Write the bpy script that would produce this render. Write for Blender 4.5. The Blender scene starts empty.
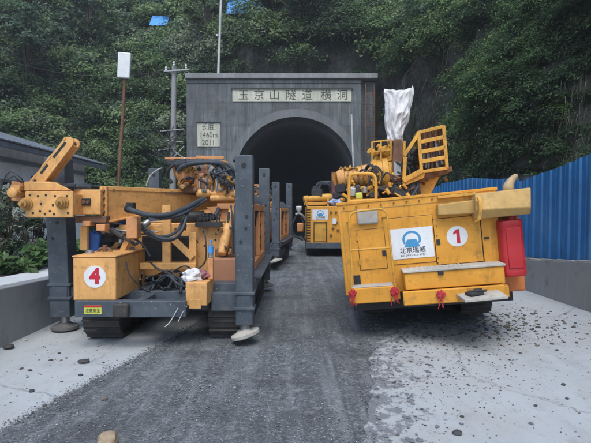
import bpy, bmesh, math, random
import numpy as np
from mathutils import Vector, Matrix, noise, Euler

random.seed(7)
R = math.radians
scene = bpy.context.scene
COL = scene.collection
V = Vector

# ------------------------------------------------------------------ camera
F_PX = 460.0
CAM_POS = V((0.0, 0.0, 1.6))
PITCH = math.atan2(221.5 - 212.0, F_PX)
cam_d = bpy.data.cameras.new('camera')
cam_d.sensor_width = 36.0
cam_d.lens = F_PX / 591.0 * 36.0
cam_d.clip_start = 0.05
cam_d.clip_end = 600
cam = bpy.data.objects.new('camera', cam_d)
cam.location = CAM_POS
cam.rotation_euler = (math.pi / 2 - PITCH, 0, 0)
COL.objects.link(cam)
scene.camera = cam


def ray(px, py):
    x = (px - 295.5) / F_PX
    u = (221.5 - py) / F_PX
    c, s = math.cos(PITCH), math.sin(PITCH)
    return V((x, c + u * s, u * c - s))


def W(px, py, Y):
    """world point seen at photo pixel px,py at distance Y ahead"""
    d = ray(px, py)
    return CAM_POS + d * (Y / d.y)


def plane_pt(M, px, py, yl=0.0):
    """point in the local frame M, on the local plane y=yl"""
    Mi = M.inverted()
    o = Mi @ CAM_POS
    d = Mi.to_3x3() @ ray(px, py)
    t = (yl - o.y) / d.y
    return o + d * t


# ------------------------------------------------------------------ tags
def tag(o, label=None, cat=None, group=None, kind=None):
    if label: o['label'] = label
    if cat: o['category'] = cat
    if group: o['group'] = group
    if kind: o['kind'] = kind
    return o


def empty(name, loc, rot=(0, 0, 0)):
    o = bpy.data.objects.new(name, None)
    o.empty_display_size = 0.2
    o.location = loc
    o.rotation_euler = rot
    COL.objects.link(o)
    return o


# ------------------------------------------------------------------ mesh builder
def catmull(pts, n=6):
    pts = [V(p) for p in pts]
    if len(pts) < 3: return pts
    P = [pts[0] * 2 - pts[1]] + pts + [pts[-1] * 2 - pts[-2]]
    out = []
    for i in range(1, len(P) - 2):
        a, b, c, d = P[i - 1], P[i], P[i + 1], P[i + 2]
        for k in range(n):
            t = k / n
            out.append(0.5 * ((2 * b) + (c - a) * t + (2 * a - 5 * b + 4 * c - d) * t * t + (3 * b - a - 3 * c + d) * t ** 3))
    out.append(pts[-1])
    return out


class MB:
    def __init__(s):
        s.bm = bmesh.new()

    def box(s, c, size, rot=None):
        x, y, z = size[0] / 2, size[1] / 2, size[2] / 2
        m = rot.to_matrix() if isinstance(rot, Euler) else (rot if rot else Matrix.Identity(3))
        c = V(c)
        vs = [s.bm.verts.new(c + m @ V((sx * x, sy * y, sz * z))) for sx, sy, sz in
              ((-1, -1, -1), (1, -1, -1), (1, 1, -1), (-1, 1, -1), (-1, -1, 1), (1, -1, 1), (1, 1, 1), (-1, 1, 1))]
        for f in ((0, 3, 2, 1), (4, 5, 6, 7), (0, 1, 5, 4), (1, 2, 6, 5), (2, 3, 7, 6), (3, 0, 4, 7)):
            s.bm.faces.new([vs[i] for i in f])
        return s

    def bb(s, x0, x1, y0, y1, z0, z1):
        return s.box(((x0 + x1) / 2, (y0 + y1) / 2, (z0 + z1) / 2), (abs(x1 - x0), abs(y1 - y0), abs(z1 - z0)))

    def bar(s, p0, p1, w, h, up=(0, 0, 1)):
        p0, p1 = V(p0), V(p1)
        d = (p1 - p0)
        L = d.length
        if L < 1e-6: return s
        d.normalize()
        up = V(up)
        if abs(d.dot(up)) > 0.98: up = V((0, 1, 0))
        x = d.cross(up).normalized()
        z = x.cross(d).normalized()
        m = Matrix((x, d, z)).transposed()
        return s.box((p0 + p1) / 2, (w, L, h), m)

    def ring_loft(s, rings, closed=True, cap=True):
        vr = [[s.bm.verts.new(p) for p in r] for r in rings]
        n = len(rings[0])
        for a, b in zip(vr, vr[1:]):
            for i in range(n if closed else n - 1):
                j = (i + 1) % n
                try: s.bm.faces.new((a[i], a[j], b[j], b[i]))
                except ValueError: pass
        if cap and closed:
            try:
                s.bm.faces.new(list(reversed(vr[0])))
                s.bm.faces.new(vr[-1])
            except ValueError: pass
        return s

    def cyl(s, p0, p1, r0, r1=None, seg=16):
        p0, p1 = V(p0), V(p1)
        r1 = r0 if r1 is None else r1
        d = (p1 - p0).normalized()
        u = d.orthogonal().normalized()
        w = d.cross(u)
        rings = []
        for p, r in ((p0, r0), (p1, r1)):
            rings.append([p + (u * math.cos(a) + w * math.sin(a)) * r for a in [2 * math.pi * k / seg for k in range(seg)]])
        return s.ring_loft(rings)

    def lathe(s, p0, p1, prof, seg=20):
        """prof: list of (t along, radius)"""
        p0, p1 = V(p0), V(p1)
        d = (p1 - p0)
        u = d.normalized().orthogonal().normalized()
        w = d.normalized().cross(u)
        return s.ring_loft([[p0 + d * t + (u * math.cos(a) + w * math.sin(a)) * r for a in [2 * math.pi * k / seg for k in range(seg)]] for t, r in prof])

    def tube(s, pts, r, seg=8, smooth=True, n=6):
        pts = catmull(pts, n) if smooth else [V(p) for p in pts]
        rings = []
        prev = None
        for i, p in enumerate(pts):
            if i == 0: d = pts[1] - pts[0]
            elif i == len(pts) - 1: d = pts[-1] - pts[-2]
            else: d = pts[i + 1] - pts[i - 1]
            if d.length < 1e-9: d = V((0, 0, 1))
            d.normalize()
            if prev is None: u = d.orthogonal().normalized()
            else:
                u = prev - d * prev.dot(d)
                u = u.normalized() if u.length > 1e-6 else d.orthogonal().normalized()
            prev = u
            w = d.cross(u)
            rr = r[min(i, len(r) - 1)] if isinstance(r, (list, tuple)) else r
            rings.append([p + (u * math.cos(a) + w * math.sin(a)) * rr for a in [2 * math.pi * k / seg for k in range(seg)]])
        return s.ring_loft(rings)

    def prism(s, poly, d):
        """poly: list of 3D points, extruded by vector d"""
        d = V(d)
        a = [V(p) for p in poly]
        return s.ring_loft([a, [p + d for p in a]])

    def build(s, name, mat, parent=None, bevel=0.0, seg=2, smooth=40, mods=None):
        bmesh.ops.recalc_face_normals(s.bm, faces=s.bm.faces)
        me = bpy.data.meshes.new(name)
        s.bm.to_mesh(me)
        s.bm.free()
        if smooth:
            me.polygons.foreach_set('use_smooth', [True] * len(me.polygons))
            me.set_sharp_from_angle(angle=R(smooth))
        me.materials.append(mat)
        o = bpy.data.objects.new(name, me)
        COL.objects.link(o)
        if parent: o.parent = parent
        if bevel:
            b = o.modifiers.new('bevel', 'BEVEL')
            b.width = bevel
            b.segments = seg
            b.limit_method = 'ANGLE'
            b.angle_limit = R(35)
            b.use_clamp_overlap = True
        return o


# ------------------------------------------------------------------ materials
def new_mat(name):
    m = bpy.data.materials.new(name)
    m.use_nodes = True
    nt = m.node_tree
    b = nt.nodes['Principled BSDF']
    return m, nt, b


def N(nt, typ, **kw):
    n = nt.nodes.new(typ)
    for k, v in kw.items():
        if k.startswith('i_'):
            n.inputs[k[2:].replace('_', ' ')].default_value = v
        else:
            setattr(n, k, v)
    return n


def coords(nt, scale=(1, 1, 1), loc=(0, 0, 0)):
    tc = N(nt, 'ShaderNodeTexCoord')
    mp = N(nt, 'ShaderNodeMapping')
    mp.inputs['Scale'].default_value = scale
    mp.inputs['Location'].default_value = loc
    nt.links.new(tc.outputs['Object'], mp.inputs['Vector'])
    return mp.outputs['Vector']


def nz(nt, vec, scale, detail=6, rough=0.6):
    n = N(nt, 'ShaderNodeTexNoise')
    n.inputs['Scale'].default_value = scale
    n.inputs['Detail'].default_value = detail
    n.inputs['Roughness'].default_value = rough
    nt.links.new(vec, n.inputs['Vector'])
    return n.outputs['Fac']


def ramp(nt, fac, stops):
    r = N(nt, 'ShaderNodeValToRGB')
    e = r.color_ramp.elements
    while len(e) < len(stops): e.new(0.5)
    for el, (p, c) in zip(e, stops):
        el.position = p
        el.color = (c, c, c, 1) if isinstance(c, (int, float)) else (*c, 1)
    nt.links.new(fac, r.inputs['Fac'])
    return r.outputs['Color']


def mix(nt, fac, a, b, mode='MIX'):
    m = N(nt, 'ShaderNodeMix', data_type='RGBA', blend_type=mode)
    for sock, v in ((m.inputs[0], fac), (m.inputs[6], a), (m.inputs[7], b)):
        if isinstance(v, bpy.types.NodeSocket): nt.links.new(v, sock)
        elif isinstance(v, (int, float)): sock.default_value = v if sock == m.inputs[0] else (v, v, v, 1)
        else: sock.default_value = (*v, 1)
    return m.outputs[2]


def bump(nt, b, h, strength=0.3, dist=0.01):
    n = N(nt, 'ShaderNodeBump')
    n.inputs['Strength'].default_value = strength
    n.inputs['Distance'].default_value = dist
    nt.links.new(h, n.inputs['Height'])
    nt.links.new(n.outputs['Normal'], b.inputs['Normal'])


def worn(name, col, dirt=0.45, dirt_col=(0.16, 0.12, 0.085), chip=0.35, chip_col=(0.07, 0.04, 0.025), rough=(0.38, 0.75), metal=0.0, scale=1.0, var=0.25, streak=0.5, spec=0.4):
    m, nt, b = new_mat(name)
    v = coords(nt)
    vs = coords(nt, (7 * scale, 7 * scale, 1.1 * scale), (3, 1, 2))
    n1 = nz(nt, v, 2.3 * scale, 5, 0.6)
    n2 = nz(nt, v, 9 * scale, 8, 0.7)
    n3 = nz(nt, vs, 1.6, 6, 0.65)
    n4 = nz(nt, v, 28 * scale, 6, 0.75)
    dark = tuple(c * (1 - var) for c in col)
    lite = tuple(min(1, c * (1 + var * 0.5) + 0.01) for c in col)
    c = mix(nt, ramp(nt, n1, [(0.35, 0.0), (0.68, 1.0)]), dark, lite)
    d1 = ramp(nt, n2, [(0.52, 0.0), (0.72, 1.0)])
    c = mix(nt, mix(nt, 1.0, d1, (dirt,) * 3, 'MULTIPLY'), c, dirt_col)
    s1 = ramp(nt, n3, [(0.55, 0.0), (0.72, 1.0)])
    c = mix(nt, mix(nt, 1.0, s1, (streak * dirt,) * 3, 'MULTIPLY'), c, tuple(x * 0.6 for x in dirt_col))
    ch = ramp(nt, n4, [(0.67 - chip * 0.06, 0.0), (0.69 - chip * 0.04, 1.0)])
    c = mix(nt, mix(nt, 1.0, ch, (min(1, chip * 2.2),) * 3, 'MULTIPLY'), c, chip_col)
    nt.links.new(c, b.inputs['Base Color'])
    r = ramp(nt, n2, [(0.3, rough[0]), (0.75, rough[1])])
    nt.links.new(r, b.inputs['Roughness'])
    b.inputs['Metallic'].default_value = metal
    b.inputs['Specular IOR Level'].default_value = spec
    nd_ = nz(nt, v, 1.7 * scale, 2, 0.4)
    hh = N(nt, 'ShaderNodeMath', operation='MULTIPLY_ADD')
    nt.links.new(nd_, hh.inputs[0]); hh.inputs[1].default_value = 3.0
    nt.links.new(n2, hh.inputs[2])
    bump(nt, b, hh.outputs[0], 0.22, 0.012)
    return m


MT = {}
MT['orange'] = worn('orange_paint', (0.77, 0.40, 0.13), dirt=0.68, dirt_col=(0.20, 0.11, 0.06), chip=0.55)
MT['orange2'] = worn('orange_red_paint', (0.62, 0.28, 0.11), dirt=0.5, dirt_col=(0.18, 0.10, 0.06), chip=0.4)
MT['yellow'] = worn('yellow_paint', (0.74, 0.33, 0.032), dirt=0.62, dirt_col=(0.22, 0.11, 0.04), chip=0.25, var=0.16)
MT['yellow2'] = worn('faded_yellow_paint', (0.70, 0.36, 0.05), dirt=0.75, dirt_col=(0.20, 0.13, 0.07), chip=0.5)
MT['greasy'] = worn('greasy_yellow_metal', (0.42, 0.22, 0.055), dirt=0.95, dirt_col=(0.06, 0.035, 0.02), chip=0.9, rough=(0.3, 0.7), scale=1.8)
MT['rusty'] = worn('rusty_steel', (0.20, 0.10, 0.055), dirt=0.8, dirt_col=(0.05, 0.035, 0.03), chip=0.5, rough=(0.6, 0.9))
MT['slate'] = worn('slate_grey_paint', (0.068, 0.085, 0.105), dirt=0.5, dirt_col=(0.16, 0.16, 0.155), chip=0.75, chip_col=(0.35, 0.36, 0.37), rough=(0.4, 0.7))
MT['black'] = worn('black_steel', (0.022, 0.023, 0.026), dirt=0.5, dirt_col=(0.07, 0.06, 0.05), chip=0.1, rough=(0.4, 0.8))
MT['dark'] = worn('dark_machinery', (0.035, 0.036, 0.04), dirt=0.6, dirt_col=(0.09, 0.07, 0.05), chip=0.2, rough=(0.5, 0.9))
MT['track'] = worn('track_steel', (0.05, 0.046, 0.044), dirt=0.8, dirt_col=(0.13, 0.115, 0.10), chip=0.4, chip_col=(0.18, 0.18, 0.18), rough=(0.5, 0.9), metal=0.2, scale=1.6)
MT['hose'] = worn('hose_rubber', (0.035, 0.045, 0.058), dirt=0.5, dirt_col=(0.15, 0.14, 0.13), chip=0.1, rough=(0.45, 0.75))
MT['steel'] = worn('bare_steel', (0.38, 0.38, 0.38), dirt=0.7, dirt_col=(0.13, 0.09, 0.06), chip=0.5, rough=(0.3, 0.6), metal=0.6)
MT['white'] = worn('white_sticker', (0.74, 0.75, 0.76), dirt=0.22, dirt_col=(0.30, 0.25, 0.18), chip=0.05, rough=(0.35, 0.55), var=0.06)
MT['whitepole'] = worn('white_pole_paint', (0.55, 0.56, 0.56), dirt=0.4, dirt_col=(0.25, 0.22, 0.18), chip=0.2)
MT['red'] = worn('red_tank_paint', (0.46, 0.016, 0.022), dirt=0.3, dirt_col=(0.14, 0.05, 0.04), chip=0.15, rough=(0.3, 0.6), var=0.2)
MT['redtie'] = worn('red_cloth', (0.50, 0.03, 0.04), dirt=0.3, chip=0.0, rough=(0.8, 0.95))
MT['redink'] = worn('red_ink', (0.55, 0.012, 0.035), dirt=0.1, chip=0.0, rough=(0.4, 0.6), var=0.05)
MT['blackink'] = worn('black_ink', (0.03, 0.03, 0.035), dirt=0.1, chip=0.0, rough=(0.4, 0.6), var=0.05)
MT['blueink'] = worn('blue_ink', (0.055, 0.27, 0.52), dirt=0.1, chip=0.0, rough=(0.4, 0.6), var=0.05)
MT['lime'] = worn('yellow_green_sticker', (0.60, 0.62, 0.10), dirt=0.3, chip=0.2, rough=(0.4, 0.6), var=0.1)
MT['faded'] = worn('faded_ink', (0.075, 0.075, 0.07), dirt=0.5, dirt_col=(0.2, 0.2, 0.17), chip=1.3, chip_col=(0.5, 0.5, 0.42), rough=(.8, .95), scale=.5)
MT['brownbox'] = worn('brown_carton', (0.42, 0.20, 0.11), dirt=0.35, dirt_col=(0.15, 0.08, 0.05), chip=0.05, rough=(0.75, 0.95), var=0.15)
MT['concrete_piece'] = worn('pale_cement_crust', (0.50, 0.47, 0.42), dirt=0.5, dirt_col=(0.22, 0.19, 0.15), chip=0.2, rough=(0.8, 0.95))
MT['ochre'] = worn('dusty_ochre_paint', (0.52, 0.32, 0.10), dirt=0.6, dirt_col=(0.26, 0.19, 0.11), chip=0.35, rough=(0.5, 0.8))
MT['bluejug'] = worn('blue_plastic', (0.02, 0.11, 0.42), dirt=0.2, chip=0.0, rough=(0.35, 0.5), var=0.1)
MT['tarp'] = worn('black_sheeting', (0.018, 0.02, 0.022), dirt=0.55, dirt_col=(0.06, 0.06, 0.055), chip=0.1, rough=(0.35, 0.7), scale=0.7)
MT['bag'] = worn('white_woven_plastic', (0.70, 0.69, 0.69), dirt=0.5, dirt_col=(0.42, 0.30, 0.29), chip=0.0, rough=(0.8, 0.95), var=0.12, spec=0.15, scale=2)
MT['roofmetal'] = worn('grey_roof_sheet', (0.19, 0.22, 0.26), dirt=0.3, chip=0.1, rough=(0.35, 0.6))
MT['soffit'] = worn('pale_soffit', (0.8, 0.82, 0.84), dirt=0.2, dirt_col=(0.15, 0.14, 0.13), chip=0.05, rough=(0.7, 0.9), scale=0.6)
MT['render'] = worn('white_render', (0.84, 0.86, 0.86), dirt=0.2, dirt_col=(0.25, 0.23, 0.2), chip=0.05, rough=(0.8, 0.95), scale=0.6)
MT['bark'] = worn('bark', (0.085, 0.065, 0.048), dirt=0.6, dirt_col=(0.04, 0.035, 0.03), chip=0.0, rough=(0.8, 0.95), scale=3)
MT['rock'] = worn('loose_rock', (0.16, 0.155, 0.15), dirt=0.6, dirt_col=(0.08, 0.07, 0.06), chip=0.1, rough=(0.75, 0.95), scale=3)
MT['brownrock'] = worn('brown_rock', (0.40, 0.30, 0.20), dirt=0.5, dirt_col=(0.15, 0.12, 0.09), chip=0.1, rough=(0.75, 0.95), scale=3)
MT['mudmix'] = None
MT['mud'] = worn('dark_mud', (0.060, 0.058, 0.060), dirt=0.5, dirt_col=(0.10, 0.08, 0.06), chip=0.0, rough=(0.7, 0.95), scale=3)
MT['wirem'] = worn('black_cable', (0.03, 0.03, 0.032), dirt=0.3, chip=0.0)
MT['boom'] = MT['orange']


def glassy(name, col):
    m, nt, b = new_mat(name)
    b.inputs['Base Color'].default_value = (*col, 1)
    b.inputs['Transmission Weight'].default_value = 0.85
    b.inputs['Roughness'].default_value = 0.12
    b.inputs['IOR'].default_value = 1.4
    return m


MT['bottle'] = glassy('clear_blue_plastic', (0.55, 0.75, 0.9))


def concrete_mat(name, base=(0.33, 0.345, 0.36), dark=(0.17, 0.18, 0.19), wet=0.5, panel=False, streaks=0.0, fine=1.0, stain=(0.10, 0.10, 0.10)):
    m, nt, b = new_mat(name)
    v = coords(nt)
    n1 = nz(nt, v, 0.55, 8, 0.62)
    n2 = nz(nt, v, 3.1, 8, 0.7)
    n3 = nz(nt, v, 45 * fine, 6, 0.7)
    c = mix(nt, ramp(nt, n1, [(0.38, 0.0), (0.62, 1.0)]), tuple(x * 0.82 for x in base), base)
    c = mix(nt, mix(nt, 1.0, ramp(nt, n2, [(0.55, 0.0), (0.68, 1.0)]), (wet,) * 3, 'MULTIPLY'), c, dark)
    c = mix(nt, mix(nt, 1.0, ramp(nt, n3, [(0.56, 0.0), (0.7, 1.0)]), (0.35,) * 3, 'MULTIPLY'), c, tuple(x * 0.8 for x in dark))
    if streaks:
        vs = coords(nt, (2.2, 2.2, 0.32), (1, 4, 0))
        n4 = nz(nt, vs, 1.5, 8, 0.7)
        c = mix(nt, mix(nt, 1.0, ramp(nt, n4, [(0.46, 0.0), (0.66, 1.0)]), (streaks,) * 3, 'MULTIPLY'), c, stain)
        vs2 = coords(nt, (3.6, 3.6, 0.3), (8, 2, 5))
        n5 = nz(nt, vs2, 1.2, 8, 0.7)
        c = mix(nt, mix(nt, 1.0, ramp(nt, n5, [(0.55, 0.0), (0.66, 1.0)]), (streaks * 0.7,) * 3, 'MULTIPLY'), c, tuple(min(1, x * 1.9) for x in base))
    if panel:
        nm_ = nz(nt, coords(nt, (1, 1, 1), (5, 1, 9)), 0.55, 10, 0.72)
        c = mix(nt, mix(nt, 1.0, ramp(nt, nm_, [(0.50, 0.0), (0.62, 1.0)]), (0.6,) * 3, 'MULTIPLY'), c, (0.075, 0.08, 0.072))
        nm2 = nz(nt, coords(nt, (1, 1, 1), (1, 8, 2)), 1.7, 12, 0.78)
        c = mix(nt, mix(nt, 1.0, ramp(nt, nm2, [(0.56, 0.0), (0.64, 1.0)]), (0.4,) * 3, 'MULTIPLY'), c, (0.27, 0.28, 0.27))
        br = N(nt, 'ShaderNodeTexBrick')
        br.offset = 0.0
        br.inputs['Scale'].default_value = 1.0
        br.inputs['Brick Width'].default_value = 1.25
        br.inputs['Row Height'].default_value = 1.25
        br.inputs['Mortar Size'].default_value = 0.02
        br.inputs['Color1'].default_value = (1, 1, 1, 1)
        br.inputs['Color2'].default_value = (0.74, 0.74, 0.75, 1)
        br.inputs['Mortar'].default_value = (0.35, 0.35, 0.35, 1)
        tc = N(nt, 'ShaderNodeTexCoord')
        sp = N(nt, 'ShaderNodeSeparateXYZ')
        cb = N(nt, 'ShaderNodeCombineXYZ')
        nt.links.new(tc.outputs['Object'], sp.inputs[0])
        nt.links.new(sp.outputs['X'], cb.inputs['X'])
        nt.links.new(sp.outputs['Z'], cb.inputs['Y'])
        nt.links.new(cb.outputs[0], br.inputs['Vector'])
        c = mix(nt, 0.8, c, br.outputs['Color'], 'MULTIPLY')
    nt.links.new(c, b.inputs['Base Color'])
    nt.links.new(ramp(nt, n2, [(0.35, 0.85), (0.7, 0.55)]), b.inputs['Roughness'])
    
    hsum = mix(nt, 0.5, n3, n2)
    bump(nt, b, hsum, 0.35, 0.02)
    return m


def slab_mat():
    m, nt, b = new_mat('site_concrete')
    v = coords(nt)
    vy = coords(nt, (2.2, 0.22, 1), (3, 0, 0))
    n1 = nz(nt, v, 0.6, 8, 0.62)
    n2 = nz(nt, v, 2.6, 10, 0.72)
    n3 = nz(nt, v, 40, 6, 0.7)
    n4 = nz(nt, vy, 1.1, 8, 0.65)
    n5 = nz(nt, v, 7.5, 10, 0.78)
    n6 = nz(nt, coords(nt, (1, 1, 1), (20, 7, 0)), 1.4, 8, 0.7)
    c = mix(nt, ramp(nt, n1, [(0.36, 0.0), (0.64, 1.0)]), (0.375, 0.40, 0.41), (0.455, 0.485, 0.495))
    c = mix(nt, mix(nt, 1.0, ramp(nt, n4, [(0.5, 0.0), (0.7, 1.0)]), (0.5,) * 3, 'MULTIPLY'), c, (0.32, 0.34, 0.355))
    c = mix(nt, mix(nt, 1.0, ramp(nt, n6, [(0.5, 0.0), (0.68, 1.0)]), (0.4,) * 3, 'MULTIPLY'), c, (0.36, 0.345, 0.32))
    c = mix(nt, mix(nt, 1.0, ramp(nt, n2, [(0.55, 0.0), (0.64, 1.0)]), (0.35,) * 3, 'MULTIPLY'), c, (0.29, 0.305, 0.32))
    c = mix(nt, mix(nt, 1.0, ramp(nt, n3, [(0.54, 0.0), (0.68, 1.0)]), (0.3,) * 3, 'MULTIPLY'), c, (0.25, 0.26, 0.27))
    n8 = nz(nt, coords(nt, (1, 0.45, 1), (2, 9, 0)), 5.5, 12, 0.82)
    c = mix(nt, mix(nt, 1.0, ramp(nt, n8, [(0.52, 0.0), (0.66, 1.0)]), (0.5,) * 3, 'MULTIPLY'), c, (0.245, 0.235, 0.215))
    n9 = nz(nt, coords(nt, (1, 1, 1), (12, 3, 0)), 90, 4, 0.8)
    c = mix(nt, mix(nt, 1.0, ramp(nt, n9, [(0.60, 0.0), (0.66, 1.0)]), (0.5,) * 3, 'MULTIPLY'), c, (0.17, 0.165, 0.155))
    # dirt dragged out of the gravel track: a band beside each edge, broken up by noise
    tc = N(nt, 'ShaderNodeTexCoord'); sp = N(nt, 'ShaderNodeSeparateXYZ'); nt.links.new(tc.outputs['Object'], sp.inputs[0])

    def mth(op, a, b_, c_=None):
        n = N(nt, 'ShaderNodeMath', operation=op)
        for i_, x_ in enumerate((a, b_, c_)):
            if x_ is None: continue
            if isinstance(x_, bpy.types.NodeSocket): nt.links.new(x_, n.inputs[i_])
            else: n.inputs[i_].default_value = x_
        return n.outputs[0]
    dr = mth('SUBTRACT', sp.outputs['X'], mth('MULTIPLY_ADD', sp.outputs['Y'], 0.19, -0.12))
    dl = mth('SUBTRACT', mth('MULTIPLY_ADD', sp.outputs['Y'], 0.235, -2.93), sp.outputs['X'])
    for dd, wd in ((dr, 1.15), (dl, 0.08)):
        band = mth('MULTIPLY', mth('SUBTRACT', 1.0, mth('DIVIDE', dd, wd)), mth('GREATER_THAN', dd, -0.6))
        cl = N(nt, 'ShaderNodeClamp'); nt.links.new(band, cl.inputs[0])
        for nn, st_, col in ((n5, 0.26, (0.145, 0.155, 0.168)), (n2, 0.17, (0.165, 0.172, 0.18))):
            q_ = mth('MULTIPLY_ADD', cl.outputs[0], st_, nn)
            f_ = ramp(nt, q_, [(0.70, 0.0), (0.73, 1.0)])
            c = mix(nt, mix(nt, 1.0, f_, (0.85,) * 3, 'MULTIPLY'), c, col)
    # heavy mud trodden in behind the yellow machine
    vo = N(nt, 'ShaderNodeTexVoronoi', feature='DISTANCE_TO_EDGE'); vo.inputs['Scale'].default_value = 0.38
    ad = mix(nt, 0.25, v, nz(nt, v, 1.5, 6, .6))
    vm = N(nt, 'ShaderNodeVectorMath', operation='ADD')
    nt.links.new(v, vm.inputs[0]); nt.links.new(mix(nt, 1.0, n2, (0.5, 0.5, 0.5), 'MULTIPLY'), vm.inputs[1])
    nt.links.new(vm.outputs[0], vo.inputs['Vector'])
    c = mix(nt, mix(nt, 1.0, ramp(nt, vo.outputs['Distance'], [(0.0, 1.0), (0.006, 0.0)]), (0.6,) * 3, 'MULTIPLY'), c, (0.12, 0.12, 0.12))
    nt.links.new(c, b.inputs['Base Color'])
    nt.links.new(ramp(nt, n1, [(0.35, 0.8), (0.65, 0.5)]), b.inputs['Roughness'])
    bump(nt, b, mix(nt, 0.5, n3, n5), 0.35, 0.015)
    return m


MT['slab'] = slab_mat()
MT['wall'] = concrete_mat('wall_concrete', (0.27, 0.283, 0.29), (0.13, 0.137, 0.14), 0.75, streaks=0.2)
MT['ledge'] = concrete_mat('ledge_concrete', (0.60, 0.62, 0.63), (0.36, 0.37, 0.37), 0.35)
MT['portal'] = concrete_mat('portal_concrete', (0.165, 0.182, 0.19), (0.088, 0.097, 0.10), 0.6, panel=True, streaks=0.85, fine=0.3, stain=(0.055, 0.06, 0.066))
MT['ring'] = concrete_mat('arch_concrete', (0.172, 0.186, 0.195), (0.10, 0.105, 0.11), 0.5, streaks=0.4, fine=0.3)
MT['coping'] = concrete_mat('coping_concrete', (0.27, 0.27, 0.275), (0.13, 0.13, 0.13), 0.5, streaks=0.3, fine=0.3)
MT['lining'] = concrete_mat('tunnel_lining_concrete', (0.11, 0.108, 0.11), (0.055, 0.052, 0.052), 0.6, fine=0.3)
MT['plaque'] = concrete_mat('cream_plaque', (0.62, 0.62, 0.50), (0.32, 0.32, 0.27), 0.5, streaks=0.35, fine=0.4)
MT['polecon'] = concrete_mat('pole_concrete', (0.30, 0.30, 0.30), (0.18, 0.18, 0.18), 0.4, fine=1)


def gravel_mat():
    m, nt, b = new_mat('crushed_gravel')
    v = coords(nt)
    vo = N(nt, 'ShaderNodeTexVoronoi'); vo.inputs['Scale'].default_value = 70
    nt.links.new(v, vo.inputs['Vector'])
    vo2 = N(nt, 'ShaderNodeTexVoronoi'); vo2.inputs['Scale'].default_value = 24
    nt.links.new(v, vo2.inputs['Vector'])
    sp = N(nt, 'ShaderNodeSeparateColor'); nt.links.new(vo.outputs['Color'], sp.inputs[0])
    sp2 = N(nt, 'ShaderNodeSeparateColor'); nt.links.new(vo2.outputs['Color'], sp2.inputs[0])
    n1 = nz(nt, v, 1.1, 10, 0.7)
    n2 = nz(nt, v, 16, 8, 0.8)
    rot = coords(nt, (4.5, 0.30, 1), (0.4, 0, 0))
    mp = rot.node; mp.inputs['Rotation'].default_value = (0, 0, R(3))
    nr = nz(nt, rot, 1.2, 8, 0.62)
    nr2 = nz(nt, coords(nt, (9, 0.22, 1), (5, 0, 0)), 1.2, 8, 0.62)
    c = mix(nt, ramp(nt, sp.outputs[0], [(0.0, 0.0), (0.75, 0.4), (1.0, 1.0)]), (0.082, 0.094, 0.100), (0.30, 0.325, 0.335))
    c = mix(nt, mix(nt, 1.0, ramp(nt, sp2.outputs[0], [(0.88, 0.0), (0.92, 1.0)]), (0.6,) * 3, 'MULTIPLY'), c, (0.30, 0.31, 0.32))
    c = mix(nt, mix(nt, 1.0, ramp(nt, n2, [(0.42, 0.0), (0.6, 1.0)]), (0.75,) * 3, 'MULTIPLY'), c, (0.068, 0.074, 0.082))
    c = mix(nt, mix(nt, 1.0, ramp(nt, nr, [(0.48, 0.0), (0.6, 1.0)]), (0.45,) * 3, 'MULTIPLY'), c, (0.25, 0.275, 0.285))
    c = mix(nt, mix(nt, 1.0, ramp(nt, nr2, [(0.54, 0.0), (0.62, 1.0)]), (0.4,) * 3, 'MULTIPLY'), c, (0.065, 0.07, 0.077))
    c = mix(nt, mix(nt, 1.0, ramp(nt, n1, [(0.5, 0.0), (0.62, 1.0)]), (0.6,) * 3, 'MULTIPLY'), c, (0.062, 0.066, 0.072))
    nt.links.new(c, b.inputs['Base Color'])
    nt.links.new(ramp(nt, n1, [(0.4, 0.85), (0.6, 0.45)]), b.inputs['Roughness'])
    bump(nt, b, mix(nt, 0.5, vo.outputs['Distance'], n2), 0.8, 0.025)
    return m


MT['gravel'] = gravel_mat()


def stones_mat():
    m, nt, b = new_mat('gravel_stones')
    g = N(nt, 'ShaderNodeNewGeometry')
    c = ramp(nt, g.outputs['Random Per Island'], [(0.0, (0.07, 0.075, 0.082)), (0.6, (0.16, 0.168, 0.18)), (0.9, (0.27, 0.275, 0.28)), (1.0, (0.42, 0.42, 0.41))])
    nt.links.new(c, b.inputs['Base Color'])
    b.inputs['Roughness'].default_value = 0.85
    return m


MT['stones'] = stones_mat()


def mud_mat():
    m, nt, b = new_mat('dried_and_wet_mud')
    g = N(nt, 'ShaderNodeNewGeometry')
    c = ramp(nt, g.outputs['Random Per Island'], [(0.0, (0.05, 0.05, 0.052)), (0.6, (0.075, 0.070, 0.064)), (0.85, (0.13, 0.11, 0.085)), (1.0, (0.20, 0.165, 0.12))])
    nt.links.new(c, b.inputs['Base Color'])
    b.inputs['Roughness'].default_value = 0.9
    return m


MT['mudmix'] = mud_mat()


def hill_mat():
    m, nt, b = new_mat('hill_rock_and_soil')
    v = coords(nt)
    vs = coords(nt, (1, 1, 0.35))
    n1 = nz(nt, v, 0.16, 8, 0.6)
    n2 = nz(nt, vs, 1.1, 10, 0.72)
    n3 = nz(nt, v, 5, 8, 0.75)
    c = mix(nt, ramp(nt, n2, [(0.36, 0.0), (0.66, 1.0)]), (0.045, 0.046, 0.047), (0.36, 0.355, 0.34))
    c = mix(nt, mix(nt, 1.0, ramp(nt, n3, [(0.48, 0.0), (0.62, 1.0)]), (0.7,) * 3, 'MULTIPLY'), c, (0.04, 0.038, 0.034))
    c = mix(nt, mix(nt, 1.0, ramp(nt, n1, [(0.42, 0.0), (0.62, 1.0)]), (0.5,) * 3, 'MULTIPLY'), c, (0.022, 0.036, 0.016))
    nt.links.new(c, b.inputs['Base Color'])
    b.inputs['Roughness'].default_value = 0.9
    bump(nt, b, mix(nt, 0.5, n2, n3), 1.0, 0.5)
    return m


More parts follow.
